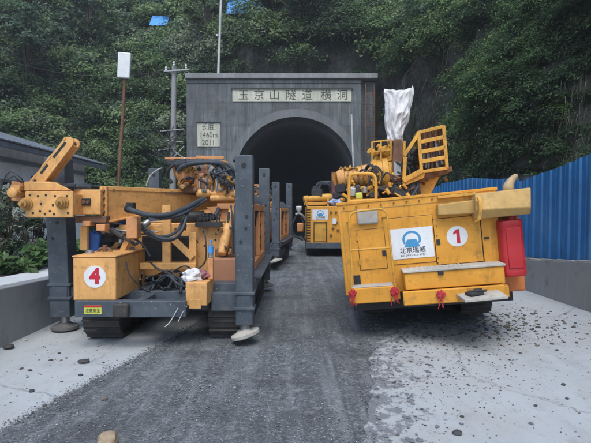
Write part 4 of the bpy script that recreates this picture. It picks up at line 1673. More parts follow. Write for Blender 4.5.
# engine housing with grilles
m = MB()
a, b_ = A(140, 223, 6.3), A(195, 270, 6.3)
c2 = A(224, 223, 6.3)
m.bb(a.x - .25, c2.x, 6.38 - RA.y, 8.2 - RA.y, .70, a.z)
eh = m.build('engine_housing', MT['orange'], rig, bevel=.02, seg=3)
yf = 6.38 - RA.y
for (x0_, x1_) in ((141, 162), (166, 189)):
    p0, p1 = A(x0_, 236, 6.33), A(x1_, 261, 6.33)
    m = MB(); m.bb(p0.x, p1.x, yf - .012, yf - .001, p1.z, p0.z)
    g_ = m.build('grille', MT['black'], eh)
    m = MB()
    k = p1.z + .01
    while k < p0.z - .01:
        m.bb(p0.x + .01, p1.x - .01, yf - .022, yf - .0125, k, k + .008); k += .022
    m.build('grille_slats', MT['dark'], g_)
# frame in front of the radiator
m = MB()
YF = 6.1
def abar(m, p, q, Y, w=.085, d=.06, Y2=None): m.bar(A(p[0], p[1], Y), A(q[0], q[1], Y2 or Y), w, d, (0, 1, 0)); return m
abar(m, (167, 205), (167, 270), YF, .11, .06)
abar(m, (170, 236), (193, 258), YF, .085, .05)
abar(m, (140, 266), (196, 266), YF - .01, .085, .05)
abar(m, (120, 228), (168, 228), YF + .06, .085, .05)
abar(m, (193, 232), (193, 285), YF + .05, .10, .06)
abar(m, (84.5, 226), (84.5, 250), YF - .1, .10, .06)
abar(m, (122, 252), (134, 226), YF - .05, .07, .05)
abar(m, (112, 250), (134, 228), YF + .3, .07, .05)
m.build('support_frame', MT['orange'], rig, bevel=.006)
m = MB()
p = A(133, 229, 5.85); m.bb(p.x - .07, p.x + .07, 5.8 - RA.y, 5.95 - RA.y, p.z - .12, p.z + .15)
m.build('clamp_block', MT['orange2'], rig, bevel=.01)
# panel bolts, door on housing
m = MB(); p0, p1 = A(197, 226, 6.33), A(222, 275, 6.33); m.bb(p0.x, p1.x, yf - .02, yf - .001, p1.z, p0.z); dr = m.build('service_panel', MT['orange'], eh, bevel=.006)
m = MB()
for px, py in ((203, 232), (215, 240), (204, 246), (218, 230), (216, 262), (203, 264)):
    c = A(px, py, 6.33); m.cyl((c.x, yf - .026, c.z), (c.x, yf - .01, c.z), .014, seg=8)
m.build('bolt', MT['black'], dr)

# muffler and dark gear under the boom
m = MB(); m.lathe(A(163, 218, 6.45), A(216, 217, 6.7), [(0, .05), (.02, .085), (.35, .085), (.36, .10), (.75, .10), (.78, .06), (1, .05)], 18); m.build('muffler', MT['black'], rig)
m = MB()
for k in range(14):
    x = random.uniform(95, 150); y = random.uniform(222, 250)
    c = A(x, y, random.uniform(6.3, 6.9)); m.box(c, (random.uniform(.08, .25), .2, random.uniform(.06, .2)), Euler((0, random.uniform(-.3, .3), random.uniform(-.4, .4))))
a = A(96, 224, 6.7); b_ = A(150, 262, 6.7); m.bb(a.x, b_.x, 6.7 - RA.y, 7.4 - RA.y, .68, a.z)
m.build('hydraulic_pump', MT['dark'], rig, bevel=.01)
m = MB()
for k in range(10):
    x = random.uniform(96, 140); y = random.uniform(226, 250)
    c = A(x, y, 6.15); m.cyl(c, c + V((random.uniform(-.12, .12), random.uniform(-.1, .05), random.uniform(-.1, .1))), random.uniform(.015, .035), seg=10)
m.build('pipe_fitting', MT['steel'], rig)
c = A(91, 243, 6.05)
m = MB(); m.box(c + V((0, .1, -.02)), (.16, .14, .30), Euler((0, R(8), R(10)))); m.cyl(c + V((0, .1, .12)), c + V((0.02, .1, .17)), .025)
jug = m.build('jerrycan', MT['bluejug'], bevel=.02); jug.location = RA
tag(jug, 'blue plastic can wedged behind the orange box numbered 4', 'jerrycan')
c = A(121, 220, 6.2)
m = MB(); m.box(c + V((0, .1, 0)), (.14, .12, .12), Euler((0, R(20), R(30)))); jug2 = m.build('blue_cover', MT['bluejug'], rig, bevel=.02)

# ---- the boom / feed beam across the rig
BY0, BY1 = 5.95, 7.6
m = MB()
pl_ = [A(107, 187.3, BY0), A(240, 193, BY1), A(240, 205, BY1), A(205, 209, BY1 - .4), A(138, 216.5, BY0 + .35), A(107, 223, BY0)]
m.prism(pl_, (0, .34, 0))
beam = m.build('feed_beam', MT['orange'], rig, bevel=.012, seg=3)
# flange lip on top and recessed panel line, web stiffeners
m = MB()
m.bar(A(103, 188, BY0 - .02), A(240, 193.4, BY1 - .02), .05, .05, (0, 0, 1))
m.build('top_rail', MT['orange'], beam, bevel=.005)
m = MB()
m.bar(A(165, 192, BY0 + .62), A(238, 196.5, BY1 - .12), .03, .035); m.build('slide_rail', MT['rusty'], beam)
m = MB()
m.bar(A(108, 221.5, BY0 - .01), A(138, 216, BY0 + .34), .03, .022)
m.bar(A(138, 216, BY0 + .34), A(205, 208.6, BY1 - .41), .03, .022)
m.build('lower_flange', MT['orange'], beam, bevel=.003)
m = MB()
for (px, py, f) in ((130, 196, .25), (139, 196.5, .32), (150, 196, .42), (182, 198, .75), (200, 199, .95)):
    c = A(px, py, BY0 + (BY1 - BY0) * (px - 107) / 133 - .004); m.box(c, (.05, .01, .035))
m.build('grease_marks', MT['rusty'], beam)
# junction flanges
m = MB()
for px in (105, 101):
    a, b_ = A(px, 187, BY0 - .05), A(px, 223, BY0 - .05)
    m.bb(a.x - .018, a.x + .018, BY0 - .05 - RA.y, BY0 + .3 - RA.y, b_.z, a.z + .01)
m.build('flange', MT['orange'], beam, bevel=.004)
m = MB()
for k in range(5):
    c = A(101, 191 + k * 7, BY0 - .07); m.cyl(c + V((-.0, 0, 0)), c + V((.045, 0, 0)), .02, seg=8)
m.build('bolt', MT['rusty'], beam)
# mid section
m = MB(); a, b_ = A(73.5, 189.5, 5.8), A(99, 214.5, 5.8); m.bb(a.x, b_.x + .02, 5.8 - RA.y, 6.03 - RA.y, b_.z, a.z)
ms = m.build('beam_section', MT['orange'], rig, bevel=.01)
m = MB(); c = A(85, 202, 5.79)
m.bb(c.x - .07, c.x + .07, 5.785 - RA.y, 5.7995 - RA.y, c.z - .045, c.z + .045); m.build('slot', MT['black'], ms, bevel=.004)
m = MB(); m.cyl((c.x - .02, 5.77 - RA.y, c.z), (c.x - .02, 5.79 - RA.y, c.z), .03); m.cyl((c.x + .04, 5.76 - RA.y, c.z), (c.x + .04, 5.79 - RA.y, c.z), .02); m.build('pin', MT['rusty'], ms)
m = MB(); a, b_ = A(75, 216, 5.85), A(106, 226, 5.85); m.bb(a.x, b_.x, 5.85 - RA.y, 6.03 - RA.y, b_.z + .04, a.z); m.build('slide_plate', MT['rusty'], rig, bevel=.01)
m = MB()
for (x0_, x1_, y0_, y1_) in ((82, 90, 221, 226), (96, 105, 224, 231)):
    a, b_ = A(x0_, y0_, 5.8), A(x1_, y1_, 5.8); m.bb(a.x, b_.x, 5.8 - RA.y, 5.95 - RA.y, b_.z, a.z)
m.build('clamp', MT['orange2'], rig, bevel=.008)
# head plate
m = MB(); a, b_ = A(25, 191, 5.55), A(73, 217.5, 5.55)
m.bb(a.x, b_.x, 5.55 - RA.y, 5.59 - RA.y, b_.z, a.z)
m.bb(a.x + .0, b_.x + .0, 5.59 - RA.y, 6.0 - RA.y, b_.z + .03, a.z - .03)
hd = m.build('head_plate', MT['orange'], rig, bevel=.008)
m = MB()
for (px, py) in ((38, 196), (46, 195), (55, 196), (41, 204), (40, 211), (45, 214), (50, 211), (54, 214), (53, 205), (33, 213), (67, 196), (68, 213), (30, 195)):
    c = A(px, py, 5.55); m.cyl((c.x, 5.545 - RA.y, c.z), (c.x, 5.556 - RA.y, c.z), .014, seg=12)
m.build('bolt_holes', MT['black'], hd)
for (px, py) in ((26.5, 204), (62.5, 203)):
    c = A(px, py, 5.55)
    m = MB(); m.lathe((c.x, 5.46 - RA.y, c.z), (c.x, 5.552 - RA.y, c.z), [(0, .03), (.05, .045), (.4, .045), (.42, .06), (.75, .06), (.78, .078), (1, .078)], 18)
    m.cyl((c.x + .0, 5.41 - RA.y, c.z), (c.x, 5.47 - RA.y, c.z), .022)
    m.build('pin', MT['greasy'], hd)
# top box and roller at the far left end
m = MB(); a, b_ = A(24, 181.5, 5.62), A(50, 190.5, 5.62); m.bb(a.x, b_.x, 5.62 - RA.y, 5.98 - RA.y, b_.z, a.z)
m.prism([A(24, 181.5, 5.60), A(55, 182.5, 5.60), A(72, 190.6, 5.60), A(24, 190.6, 5.60)], (0, .03, 0))
m.build('head_housing', MT['orange'], rig, bevel=.008)
m = MB(); c = A(17, 193, 5.6); m.lathe(c + V((0, -.12, 0)), c + V((0, .25, 0)), [(0, .03), (.04, .062), (.3, .062), (.32, .05), (.7, .05), (.72, .065), (1, .065)], 18)
m.bb(c.x - .05, c.x + .06, c.y - .05, c.y + .2, c.z + .03, c.z + .09)
m.build('sheave', MT['orange'], rig, bevel=.006)
m = MB(); m.bar(A(13, 185, 5.7), A(25, 186, 5.7), .08, .09); m.bar(A(13, 198, 5.7), A(25, 200, 5.7), .07, .06); m.build('sheave_bracket', MT['orange2'], rig, bevel=.006)
m = MB()
m.tube([A(22, 183, 5.65), A(17, 179, 5.6), A(14, 176, 5.6), A(10, 178, 5.6), A(6, 176, 5.6)], .008, 6)
m.tube([A(24, 183, 5.65), A(20, 177, 5.55), A(12, 172, 5.55), A(7, 174, 5.5), A(4, 180, 5.5)], .007, 6)
m.build('cable', MT['wirem'], rig)
# corrugated hoses lying on the head
m = MB()
for k in range(22):
    x = 50 + k * 1.2
    c = A(x, 187.2 - .02 * k, 5.75); m.cyl(c + V((-.004, 0, 0)), c + V((.004, 0, 0)), .034, seg=12)
m.tube([A(49, 187.5, 5.75), A(62, 187, 5.75), A(77, 186.7, 5.78), A(90, 187.5, 5.9)], .027, 10)
m.tube([A(52, 185.5, 5.9), A(66, 185, 5.9), A(82, 184.8, 5.95), A(98, 187.0, 6.1)], .022, 10)
m.build('corrugated_hose', MT['hose'], rig)

# slotted winch arm rising at left: plate pair with slots
P0, P1 = A(33, 186, 5.72), A(68, 142, 5.72)
d = (P1 - P0); L_ = d.length; d.normalize(); nrm = V((d.z, 0, -d.x))
wd = .135
prof = []
for k in range(13):
    a = math.pi * k / 12
    prof.append(P1 + nrm * (wd / 2 * math.cos(a)) + d * (wd / 2 * math.sin(a)))
side = [P0 + nrm * wd * .62] + prof + [P0 - nrm * wd * .5]
m = MB(); m.prism(side, (0, .03, 0)); m.prism([p + V((0, .16, 0)) for p in side], (0, .03, 0))
# webs between the plates leave slots
def seg_(t0, t1):
    a = P0 + d * L_ * t0 - nrm * wd * .44; b2 = P0 + d * L_ * t1 - nrm * wd * .44
    m.bar(a + V((0, .095, 0)), b2 + V((0, .095, 0)), .20, .025, nrm)
seg_(.0, .20); seg_(.36, .62); seg_(.97, 1.03)
m.bar(P0 + nrm * wd * .4 + V((0, .095, 0)), P1 + nrm * wd * .4 + V((0, .095, 0)), .15, .02, nrm)
arm = m.build('winch_arm', MT['orange'], rig, bevel=.004)
m = MB(); m.bar(P0 + V((0, .095, 0)) + d * .02, P1 + V((0, .095, 0)) - d * .02, .125, .05, nrm); m.build('arm_core', MT['black'], arm)
m = MB()
for t0, t1 in ((.06, .12), (.26, .46), (.62, .97)):
    o1 = -nrm * wd * .16 + V((0, -.0015, 0))
    m.bar(P0 + d * L_ * t0 + o1, P0 + d * L_ * t1 + o1, .030, .004, (0, 1, 0))
m.build('arm_slot', MT['black'], arm)
m = MB(); c = P1; m.cyl(c + V((0, .02, 0)), c + V((0, .2, 0)), .03, seg=14); m.build('pin', MT['rusty'], arm)

# ---- rotary head and motors on the beam (px 160-240, 157-196)
YR = 6.9
m = MB()
abox(m, 178, 222, 176, 193, YR - .15, YR + .35)
abox(m, 183, 208, 166, 178, YR - .05, YR + .3)
m.build('gearbox', MT['rusty'], rig, bevel=.03, seg=3)
m = MB()
m.lathe(A(179, 176, YR - .3), A(192, 173, YR - .15), [(0, .07), (.05, .10), (.5, .11), (.55, .13), (1, .13)], 20)
m.lathe(A(205, 188, YR - .35), A(203, 183, YR - .1), [(0, .06), (.1, .12), (.6, .14), (1, .15)], 22)
m.build('hydraulic_motor', MT['orange2'], rig)
m = MB()
for k, px in enumerate((201, 207, 213, 218)):
    c = A(px, 186.5, YR - .3)
    pts_ = [c + V((0, .09 * math.cos(t), .12 * math.sin(t))) for t in np.linspace(0, 2 * math.pi, 17)]
    m.tube(pts_, .018, 8, smooth=False)
m.build('rings', MT['steel'], rig)
m = MB()
m.lathe(A(214, 186, YR - .3), A(226, 190, YR - .2), [(0, .10), (.15, .135), (.5, .135), (.6, .09), (1, .08)], 20)
m.lathe(A(196, 193, YR - .4), A(238, 193.5, YR - .25), [(0, .03), (.05, .06), (.3, .06), (.32, .045), (.7, .045), (.75, .065), (1, .065)], 16)
m.lathe(A(210, 198.5, YR - .4), A(240, 197.5, YR - .25), [(0, .03), (.05, .045), (1, .045)], 14)
m.build('feed_cylinder', MT['orange'], rig)
m = MB()
abar(m, (165, 158.5), (208, 158), YR, .03, .025)
abar(m, (196, 157.2), (224, 157.8), YR - .03, .045, .03)
abar(m, (206, 157), (206, 166), YR, .06, .06)
abar(m, (172, 159), (176, 176), YR + .1, .05, .05)
abar(m, (222, 160), (221, 172), YR + .1, .05, .05)
m.build('top_bar', MT['orange2'], rig, bevel=.006)
m = MB()
abox(m, 167, 190, 160, 165, YR - .1, YR + .2)
for k in range(9):
    x, y = random.uniform(170, 225), random.uniform(164, 186)
    c = A(x, y, YR + random.uniform(-.2, .1)); m.box(c, (random.uniform(.05, .16), .14, random.uniform(.05, .14)), Euler((random.random(), random.random(), random.random())))
m.build('valve_block', MT['dark'], rig, bevel=.01)
m = MB()
for k in range(12):
    x, y = random.uniform(176, 232), random.uniform(168, 190)
    c = A(x, y, YR - random.uniform(.2, .35)); m.cyl(c, c + V((random.uniform(-.08, .08), random.uniform(-.08, .02), random.uniform(-.05, .05))), random.uniform(.018, .04), seg=10)
m.build('hose_coupling', MT['greasy'], rig)
m = MB(); 
for k in range(20):
    x, y = random.uniform(178, 236), random.uniform(163, 196)
    c = A(x, y, YR - random.uniform(.25, .4)); m.box(c, (random.uniform(.03, .09), .06, random.uniform(.03, .09)), Euler((random.random(), random.random(), random.random())))
m.build('valve_fittings', MT['greasy'], rig, bevel=.004)
m = MB()
for k in range(8):
    x, y = random.uniform(180, 226), random.uniform(168, 192)
    m.tube([A(x, y, YR - .4), A(x + random.uniform(-6, 10), y + random.uniform(-8, 4), YR - .48), A(x + random.uniform(4, 16), y + random.uniform(-4, 10), YR - .4)], random.uniform(.010, .02), 6)
m.build('hose', MT['hose'], rig)
m = MB(); c = A(217, 173, YR - .05); m.lathe(c + V((0, -.1, 0)), c + V((0, .1, 0)), [(0, .04), (.1, .12), (.9, .12), (1, .04)], 18); m.build('air_drum', MT['steel'], rig)

# hoses
m = MB()
m.tube([A(178, 172, YR - .35), A(183, 166, YR - .4), A(196, 163, YR - .4), A(212, 162.5, YR - .4), A(223, 165, YR - .35), A(230, 173, YR - .35), A(235, 183, YR - .3), A(237, 192, YR - .2)], .034, 10)
m.tube([A(176, 165, YR - .3), A(190, 161.5, YR - .35), A(210, 162, YR - .3), A(226, 163.5, YR - .3), A(234, 172, YR - .3), A(237, 184, YR - .2)], .026, 10)
m.tube([A(214, 165, YR - .3), A(222, 172, YR - .4), A(226, 180, YR - .4), A(232, 188, YR - .35)], .028, 10)
m.tube([A(166, 176, YR), A(170, 168, YR - .1), A(178, 162, YR - .1), A(190, 160, YR - .1)], .022, 8)
m.build('hose', MT['hose'], rig)
m = MB()
m.tube([A(128.5, 208.5, 5.82), A(134, 211, 5.78), A(146, 214.5, 5.75), A(160, 215.5, 5.8), A(175, 213, 5.9), A(190, 206, 6.1), A(204, 198.5, 6.4)], .033, 12)
m.tube([A(150, 215.5, 5.84), A(165, 218, 5.85), A(182, 214, 5.95), A(196, 206, 6.2), A(206, 200, 6.4)], .023, 10)
m.build('hose', MT['hose'], rig)
m = MB(); m.lathe(A(127, 208, 5.86), A(133, 210.5, 5.8), [(0, .05), (.3, .055), (.35, .045), (1, .045)], 14); m.box(A(131, 207, 5.93), (.09, .1, .11)); m.build('hose_coupling', MT['black'], rig)
m = MB()
m.tube([A(142, 224, 5.95), A(150, 232, 5.9), A(160, 238, 5.85), A(172, 238.5, 5.8), A(180, 233, 5.85), A(185, 222, 5.95), A(188, 210, 6.1)], .020, 10)
m.tube([A(140, 228, 5.98), A(150, 236, 5.95), A(164, 241, 5.9), A(176, 238, 5.9), A(183, 229, 5.95), A(187, 215, 6.1)], .018, 10)
m.tube([A(146, 233, 6.0), A(156, 236.5, 5.95), A(168, 236, 5.93), A(178, 230, 5.95), A(184, 218, 6.1)], .02, 8)
m.tube([A(220, 205, 6.6), A(216, 214, 6.3), A(209, 219, 6.3), A(200, 219, 6.5)], .03, 8)
m.build('hose', MT['hose'], rig)
m = MB()
for k in range(10):
    xs = sorted([random.uniform(140, 182) for _ in range(4)])
    m.tube([A(x, random.uniform(270, 296), random.uniform(5.7, 6.3)) for x in xs], random.choice((.010, .014, .018)), 6)
m.tube([A(150, 292, 5.8), A(158, 280, 5.9), A(168, 276, 5.8), A(178, 284, 5.7), A(190, 288, 5.5)], .016, 8)
m.build('hose_tangle', MT['hose'], rig)
m = MB(); m.tube([A(146, 186, 6.7), A(150, 176, 6.7), A(157, 170, 6.7), A(162, 168, 6.8)], .008, 6); m.build('cable', MT['whitepole'], rig)

# small pipework, valve bank, clamps
m = MB()
for k in range(8):
    c = A(198 + k * 3.1, 222 - (k % 2), 6.25); m.cyl(c, c + V((0, 0, .07)), .011, seg=8); m.cyl(c + V((0, 0, .07)), c + V((0, 0, .10)), .018, seg=8)
a = A(196, 222, 6.28); b_ = A(222, 227, 6.28); m.bb(a.x, b_.x, 6.22 - RA.y, 6.34 - RA.y, b_.z, a.z)
m.build('control_levers', MT['dark'], rig, bevel=.003)
for (pts_, r_, mt_) in ((((112, 228), (124, 231), (140, 230), (158, 232)), .012, 'steel'), (((110, 233), (126, 236), (142, 234), (160, 236)), .010, 'hose'), (((196, 270), (205, 262), (206, 245), (204, 228)), .010, 'hose'),
                        (((231, 205), (232.5, 222), (233, 240), (233, 254)), .012, 'hose'),
                       (((118, 246), (130, 238), (142, 244), (150, 256)), .014, 'hose'), (((150, 262), (160, 270), (176, 272), (190, 276)), .012, 'hose'), (((196, 282), (192, 270), (184, 266), (172, 272)), .010, 'hose')):
    m = MB(); m.tube([A(px, py, 5.98 + .1 * random.random()) for px, py in pts_], r_, 8); m.build('hydraulic_pipe', MT[mt_], rig)
for k in range(26):
    px, py = random.uniform(112, 236), random.uniform(222, 258)
    if 140 < px < 196 and py > 232: continue
    c = A(px, py, random.uniform(6.05, 6.3))
    m = MB(); m.cyl(c, c + V((random.uniform(-.03, .03), -.03, random.uniform(-.03, .03))), .02, seg=6); m.cyl(c + V((0, .0, 0)), c + V((random.uniform(-.02, .02), .04, random.uniform(-.06, .06))), .012, seg=8)
    m.build('hose_fitting', MT[random.choice(('steel', 'greasy', 'rusty'))], rig)
m = MB()
for k in range(30):
    t = k / 29
    c = A(150 + 85 * t, 190.5 + 4.5 * t, BY0 + .5 + t * 1.0); m.box(c, (.045, .03, .022), Euler((0, 0, 0)))
m.build('drive_chain', MT['track'], rig)
m = MB()
for k in range(7):
    c = A(114 + k * 13, 190 + k * .35, BY0 - .02 + (BY1 - BY0) * (7 + k * 13) / 133 ); m.cyl(c, c + V((0, -.02, 0)), .013, seg=6)
m.build('bolt', MT['rusty'], beam)

for k in range(14):
    x, y = random.uniform(180, 236), random.uniform(160, 196)
    c = A(x, y, YR - .42)
    m = MB(); m.cyl(c, c + V((random.uniform(-.05, .05), -.05, random.uniform(-.04, .04))), random.uniform(.015, .03), seg=8); m.build('hose_fitting', MT[random.choice(('steel', 'rusty', 'dark'))], rig)
m = MB(); m.lathe(A(150, 221, 6.05), A(138, 229, 6.0), [(0, .03), (.1, .045), (.9, .045), (1, .03)], 14); m.build('hydraulic_ram', MT['steel'], rig)
m = MB(); m.lathe(A(110, 229, 6.0), A(134, 244, 5.95), [(0, .02), (.05, .035), (.55, .035), (.56, .02), (1, .02)], 14); m.build('hydraulic_ram', MT['dark'], rig)

# lifting rams behind right column
m = MB(); m.lathe(A(222, 254, 6.1), A(232, 208, 6.5), [(0, .05), (.05, .065), (.6, .065), (.62, .045), (1, .045)], 16)
m.build('lift_ram', MT['orange'], rig)
m = MB(); m.bar(A(236, 252, 6.1), A(236, 205, 6.3), .05, .06, (0, 1, 0)); m.bar(A(229, 212, 6.35), A(226, 246, 6.3), .03, .05, (0, 1, 0)); m.build('strut', MT['dark'], rig)
m = MB(); m.prism([A(206, 207, 6.5), A(236, 205, 6.5), A(228, 222, 6.5), A(214, 216, 6.5)], (0, .06, 0)); m.build('gusset', MT['orange2'], rig, bevel=.005)
m = MB(); abox(m, 215, 238, 249, 257, 6.2, 6.6); m.build('rear_cover', MT['rusty'], rig, bevel=.01)

# right side orange frame with holes, between the columns
sx = -.60 - RA.x
m = MB()
ya, yb = 6.45 - RA.y, 8.7 - RA.y
zt_, zb_ = 1.72, .77
m.bb(sx - .05, sx + .02, ya, ya + .10, zb_, zt_)
m.bb(sx - .05, sx + .02, yb - .10, yb, zb_, zt_)
m.bb(sx - .05, sx + .02, ya + .10, yb - .10, zt_ - .10, zt_)
m.bb(sx - .05, sx + .02, ya + .10, yb - .10, zb_, zb_ + .12)
m.bb(sx - .05, sx + .02, (ya + yb) / 2 - .06, (ya + yb) / 2 + .06, zb_ + .12, zt_ - .10)
m.bb(sx - .50, sx - .05, yb - .08, yb, zb_, zt_)
m.bb(sx - .50, sx - .05, ya, ya + .05, zt_ - .08, zt_)
m.build('side_frame', MT['orange2'], rig, bevel=.008)
m = MB()
for zz in (1.05, 1.2, 1.4, 1.55):
    m.cyl((sx + .01, (ya + yb) / 2, zz), (sx + .032, (ya + yb) / 2, zz), .028, seg=12)
    m.cyl((sx + .01, yb - .05, zz), (sx + .032, yb - .05, zz), .028, seg=12)
m.build('bolt', MT['black'], rig)
m = MB(); m.bb(sx - .55, sx - .12, ya + .25, yb - .15, zb_, zb_ + .55); m.bb(sx - .45, sx - .1, ya + .5, yb - .4, zb_ + .551, zb_ + .8); m.build('control_cabinet', MT['orange2'], rig, bevel=.02)
m = MB()
for k in range(9):
    y_ = ya + .2 + k * .2
    m.tube([(sx - .1, y_, zb_ + .6), (sx - .02, y_ + .1, zb_ + .95), (sx - .2, y_ + .2, zb_ + 1.15), (sx - .3, y_ + .25, zb_ + .9)], .022, 8)
m.build('hose', MT['hose'], rig)
m = MB()
for k in range(8):
    y_ = ya + .1 + k * .25
    m.cyl((sx - .25, y_, 1.55 + random.random() * .35), (sx - .1, y_ + .1, 1.5 + random.random() * .4), random.uniform(.04, .09), seg=12)
m.build('hydraulic_motor', MT['greasy'], rig)

# things lying on rig A
brown = MB()
a, b_ = A(213, 259, 5.95), A(238, 282, 5.95)
brown.bb(a.x, b_.x, 5.95 - RA.y, 6.3 - RA.y, b_.z, a.z)
o = brown.build('brown_box', MT['brownbox'], bevel=.008); o.location = RA
tag(o, 'brown box standing on the deck beside the grey outrigger column', 'box')
m = MB(); a, b_ = A(212, 281.6, 5.8), A(238, 290, 5.8); m.bb(a.x, b_.x + .02, 5.7 - RA.y, 6.45 - RA.y, b_.z, a.z - .01); m.build('rear_step', MT['slate'], rig, bevel=.006)


def crumple(name, c, r, mat, label, cat, seed=0, sq=(1, 1, .7), amp=.5):
    bm = bmesh.new()
    bmesh.ops.create_icosphere(bm, subdivisions=4, radius=1)
    for v in bm.verts:
        n = 1 + amp * noise.noise(v.co * 1.8 + V((seed, 0, 0))) + .3 * amp * abs(noise.noise(v.co * 5 + V((seed, 3, 0))))
        v.co = V((v.co.x * n * sq[0], v.co.y * n * sq[1], v.co.z * n * sq[2])) * r
    me = bpy.data.meshes.new(name); bm.to_mesh(me); bm.free()
    me.polygons.foreach_set('use_smooth', [True] * len(me.polygons))
    me.set_sharp_from_angle(angle=R(28))
    me.materials.append(mat)
    o = bpy.data.objects.new(name, me); COL.objects.link(o); o.location = c
    return tag(o, label, cat)


boxtop = A(196, 282.5, 5.3).z
p = W(192, 277, 5.5); crumple('white_rag', (p.x, 5.45, boxtop + .055), .10, MT['bag'], 'crumpled white rag on the small orange box by the frame', 'rag', 3, (1.2, 1, .75))
p = W(201, 274, 5.5); crumple('red_rag', (p.x, 5.55, boxtop + .055), .075, worn('pinkish_rag', (.30, .12, .13), dirt=.7, chip=.0, rough=(.8, .95), scale=4), 'dirty reddish rag on the small orange box', 'rag', 8, (1.2, 1, .8))
bt = empty('water_bottle', (W(210.8, 262, 5.56).x, 5.56, boxtop + .263))
tag(bt, 'clear plastic water bottle with blue label on the short orange upright', 'bottle')
m = MB(); m.lathe((0, 0, 0), (0, 0, .21), [(0, .028), (.03, .032), (.6, .032), (.72, .03), (.85, .013), (.93, .013)], 18); m.build('bottle_body', MT['bottle'], bt)
m = MB(); m.cyl((0, 0, .06), (0, 0, .13), .0335, seg=18); m.build('label_band', MT['brightblue'], bt)
m = MB(); m.cyl((0, 0, .193), (0, 0, .215), .016, seg=14); m.build('cap', MT['brightblue'], bt)
m = MB(); m.tube([A(180, 304, 5.27), A(176, 312, 5.24), A(170, 322, 5.22), A(165, 327, 5.2)], .006, 5); m.tube([A(187, 306, 5.27), A(182, 314, 5.24), A(178, 322, 5.2)], .005, 5); m.build('cable', MT['whitepole'], rig)


RENAMES = {'valve_fittings': 'valve_fitting', 'rollers': 'roller', 'rods': 'rod', 'rings': 'ring', 'rungs': 'rung', 'hose_tangle': 'hose', 'rack_slats': 'rack_slat'}
SPLIT = {'arm_slot', 'valve_fittings', 'gauge_box', 'guard_cage', 'valve_block', 'linkage', 'hose', 'pipe_fitting', 'hose_coupling', 'outrigger_arm', 'rack_arm', 'support_frame', 'bolt', 'screw', 'rollers', 'rods', 'rings', 'rungs', 'insulator',
         'feed_cylinder', 'hose_tangle', 'hydraulic_motor', 'stringer', 'window_frame', 'window_pane', 'rack_slats', 'clamp', 'hydraulic_hose', 'strut', 'handrail', 'guard_tube', 'side_hose', 'cable', 'latch'}


def split_loose(root):
    """each loose piece of a part becomes a part of its own"""
    for o in [x for x in bpy.data.objects if x.type == 'MESH']:
        top = o
        depth = 0
        while top.parent: top = top.parent; depth += 1
        nm = o.name.split('.')[0]
        if top != root or nm not in SPLIT or depth == 0: continue
        bm = bmesh.new(); bm.from_mesh(o.data); bm.verts.ensure_lookup_table()
        seen = set(); isl = []
        for v in bm.verts:
            if v.index in seen: continue
            st = [v]; seen.add(v.index); cur = []
            while st:
                a = st.pop(); cur.append(a.index)
                for e in a.link_edges:
                    b2 = e.other_vert(a)
                    if b2.index not in seen: seen.add(b2.index); st.append(b2)
            isl.append(set(cur))
        bm.free()
        new = RENAMES.get(nm, nm)
        if new != nm: o.name = new
        if len(isl) < 2: continue
        src = o.data
        for k, keep in enumerate(isl):
            b = bmesh.new(); b.from_mesh(src); b.verts.ensure_lookup_table()
            bmesh.ops.delete(b, geom=[v for v in b.verts if v.index not in keep], context='VERTS')
            me = bpy.data.meshes.new(new); b.to_mesh(me); b.free()
            me.materials.append(src.materials[0])
            if k == 0: tgt = o; o.data = me
            else:
                c = o.copy(); c.data = me; c.name = new; COL.objects.link(c); c.parent = o.parent


# ---- rig B
split_loose(rig)
# : a copy further up the track
def copy_tree(o, parent=None, skip=()):
    c = o.copy(); COL.objects.link(c); c.parent = parent
    for ch in [x for x in bpy.data.objects if x.parent == o]:
        if ch.name.split('.')[0] in skip: continue
        copy_tree(ch, c, skip)
    return c


rigB = copy_tree(rig, None, ('number_disc', 'sticker'))
rigB.rotation_euler = (0, 0, R(-5.0))
off = Matrix.Rotation(R(-5.0), 3, 'Z') @ V((A(245, 250, 5.5).x, 5.5 - RA.y, 0))
rigB.location = V((-.53, 12.5, 0)) - off
rigB['label'] = 'orange drilling rig farther up the track behind the rig numbered 4'
for ch in [x for x in bpy.data.objects if x.parent == rigB and x.name.startswith('outrigger') and 'arm' not in x.name]:
    ch.location.z += .14


# ---------------------------------------------------------------- yellow machine 1
YAW, ROLL = R(-8.0), R(-5.6)
M1_corner = W(349, 304, 5.8)
rotM = Matrix.Rotation(YAW, 4, 'Z') @ Matrix.Rotation(ROLL, 4, 'Y')
base1 = M1_corner - (rotM.to_3x3() @ V((0, 0, M1_corner.z * math.cos(ROLL))))
Mat1 = Matrix.Translation(base1) @ rotM
ym = empty('grouting_machine', base1, rotM.to_euler())
tag(ym, 'big yellow crawler machine numbered 1 with company banner and red tank on its rear', 'drilling machine', 'yellow drilling machines on the right')


def B(px, py, yl=0.0): return plane_pt(Mat1, px, py, yl)


def bbox1(m, px0, px1, py0, py1, y0, y1):
    a, b_ = B(px0, py0, y0), B(px1, py1, y0)
    m.bb(a.x, b_.x, y0, y1, b_.z, a.z)
    return m


H0 = M1_corner.z
zb1 = H0
tl = B(338, 205); tr = B(497, 188)
ztop = (tl.z + tr.z) / 2
xR = B(527, 270).x
xBody = B(500, 230).x
zmid = B(420, 268).z
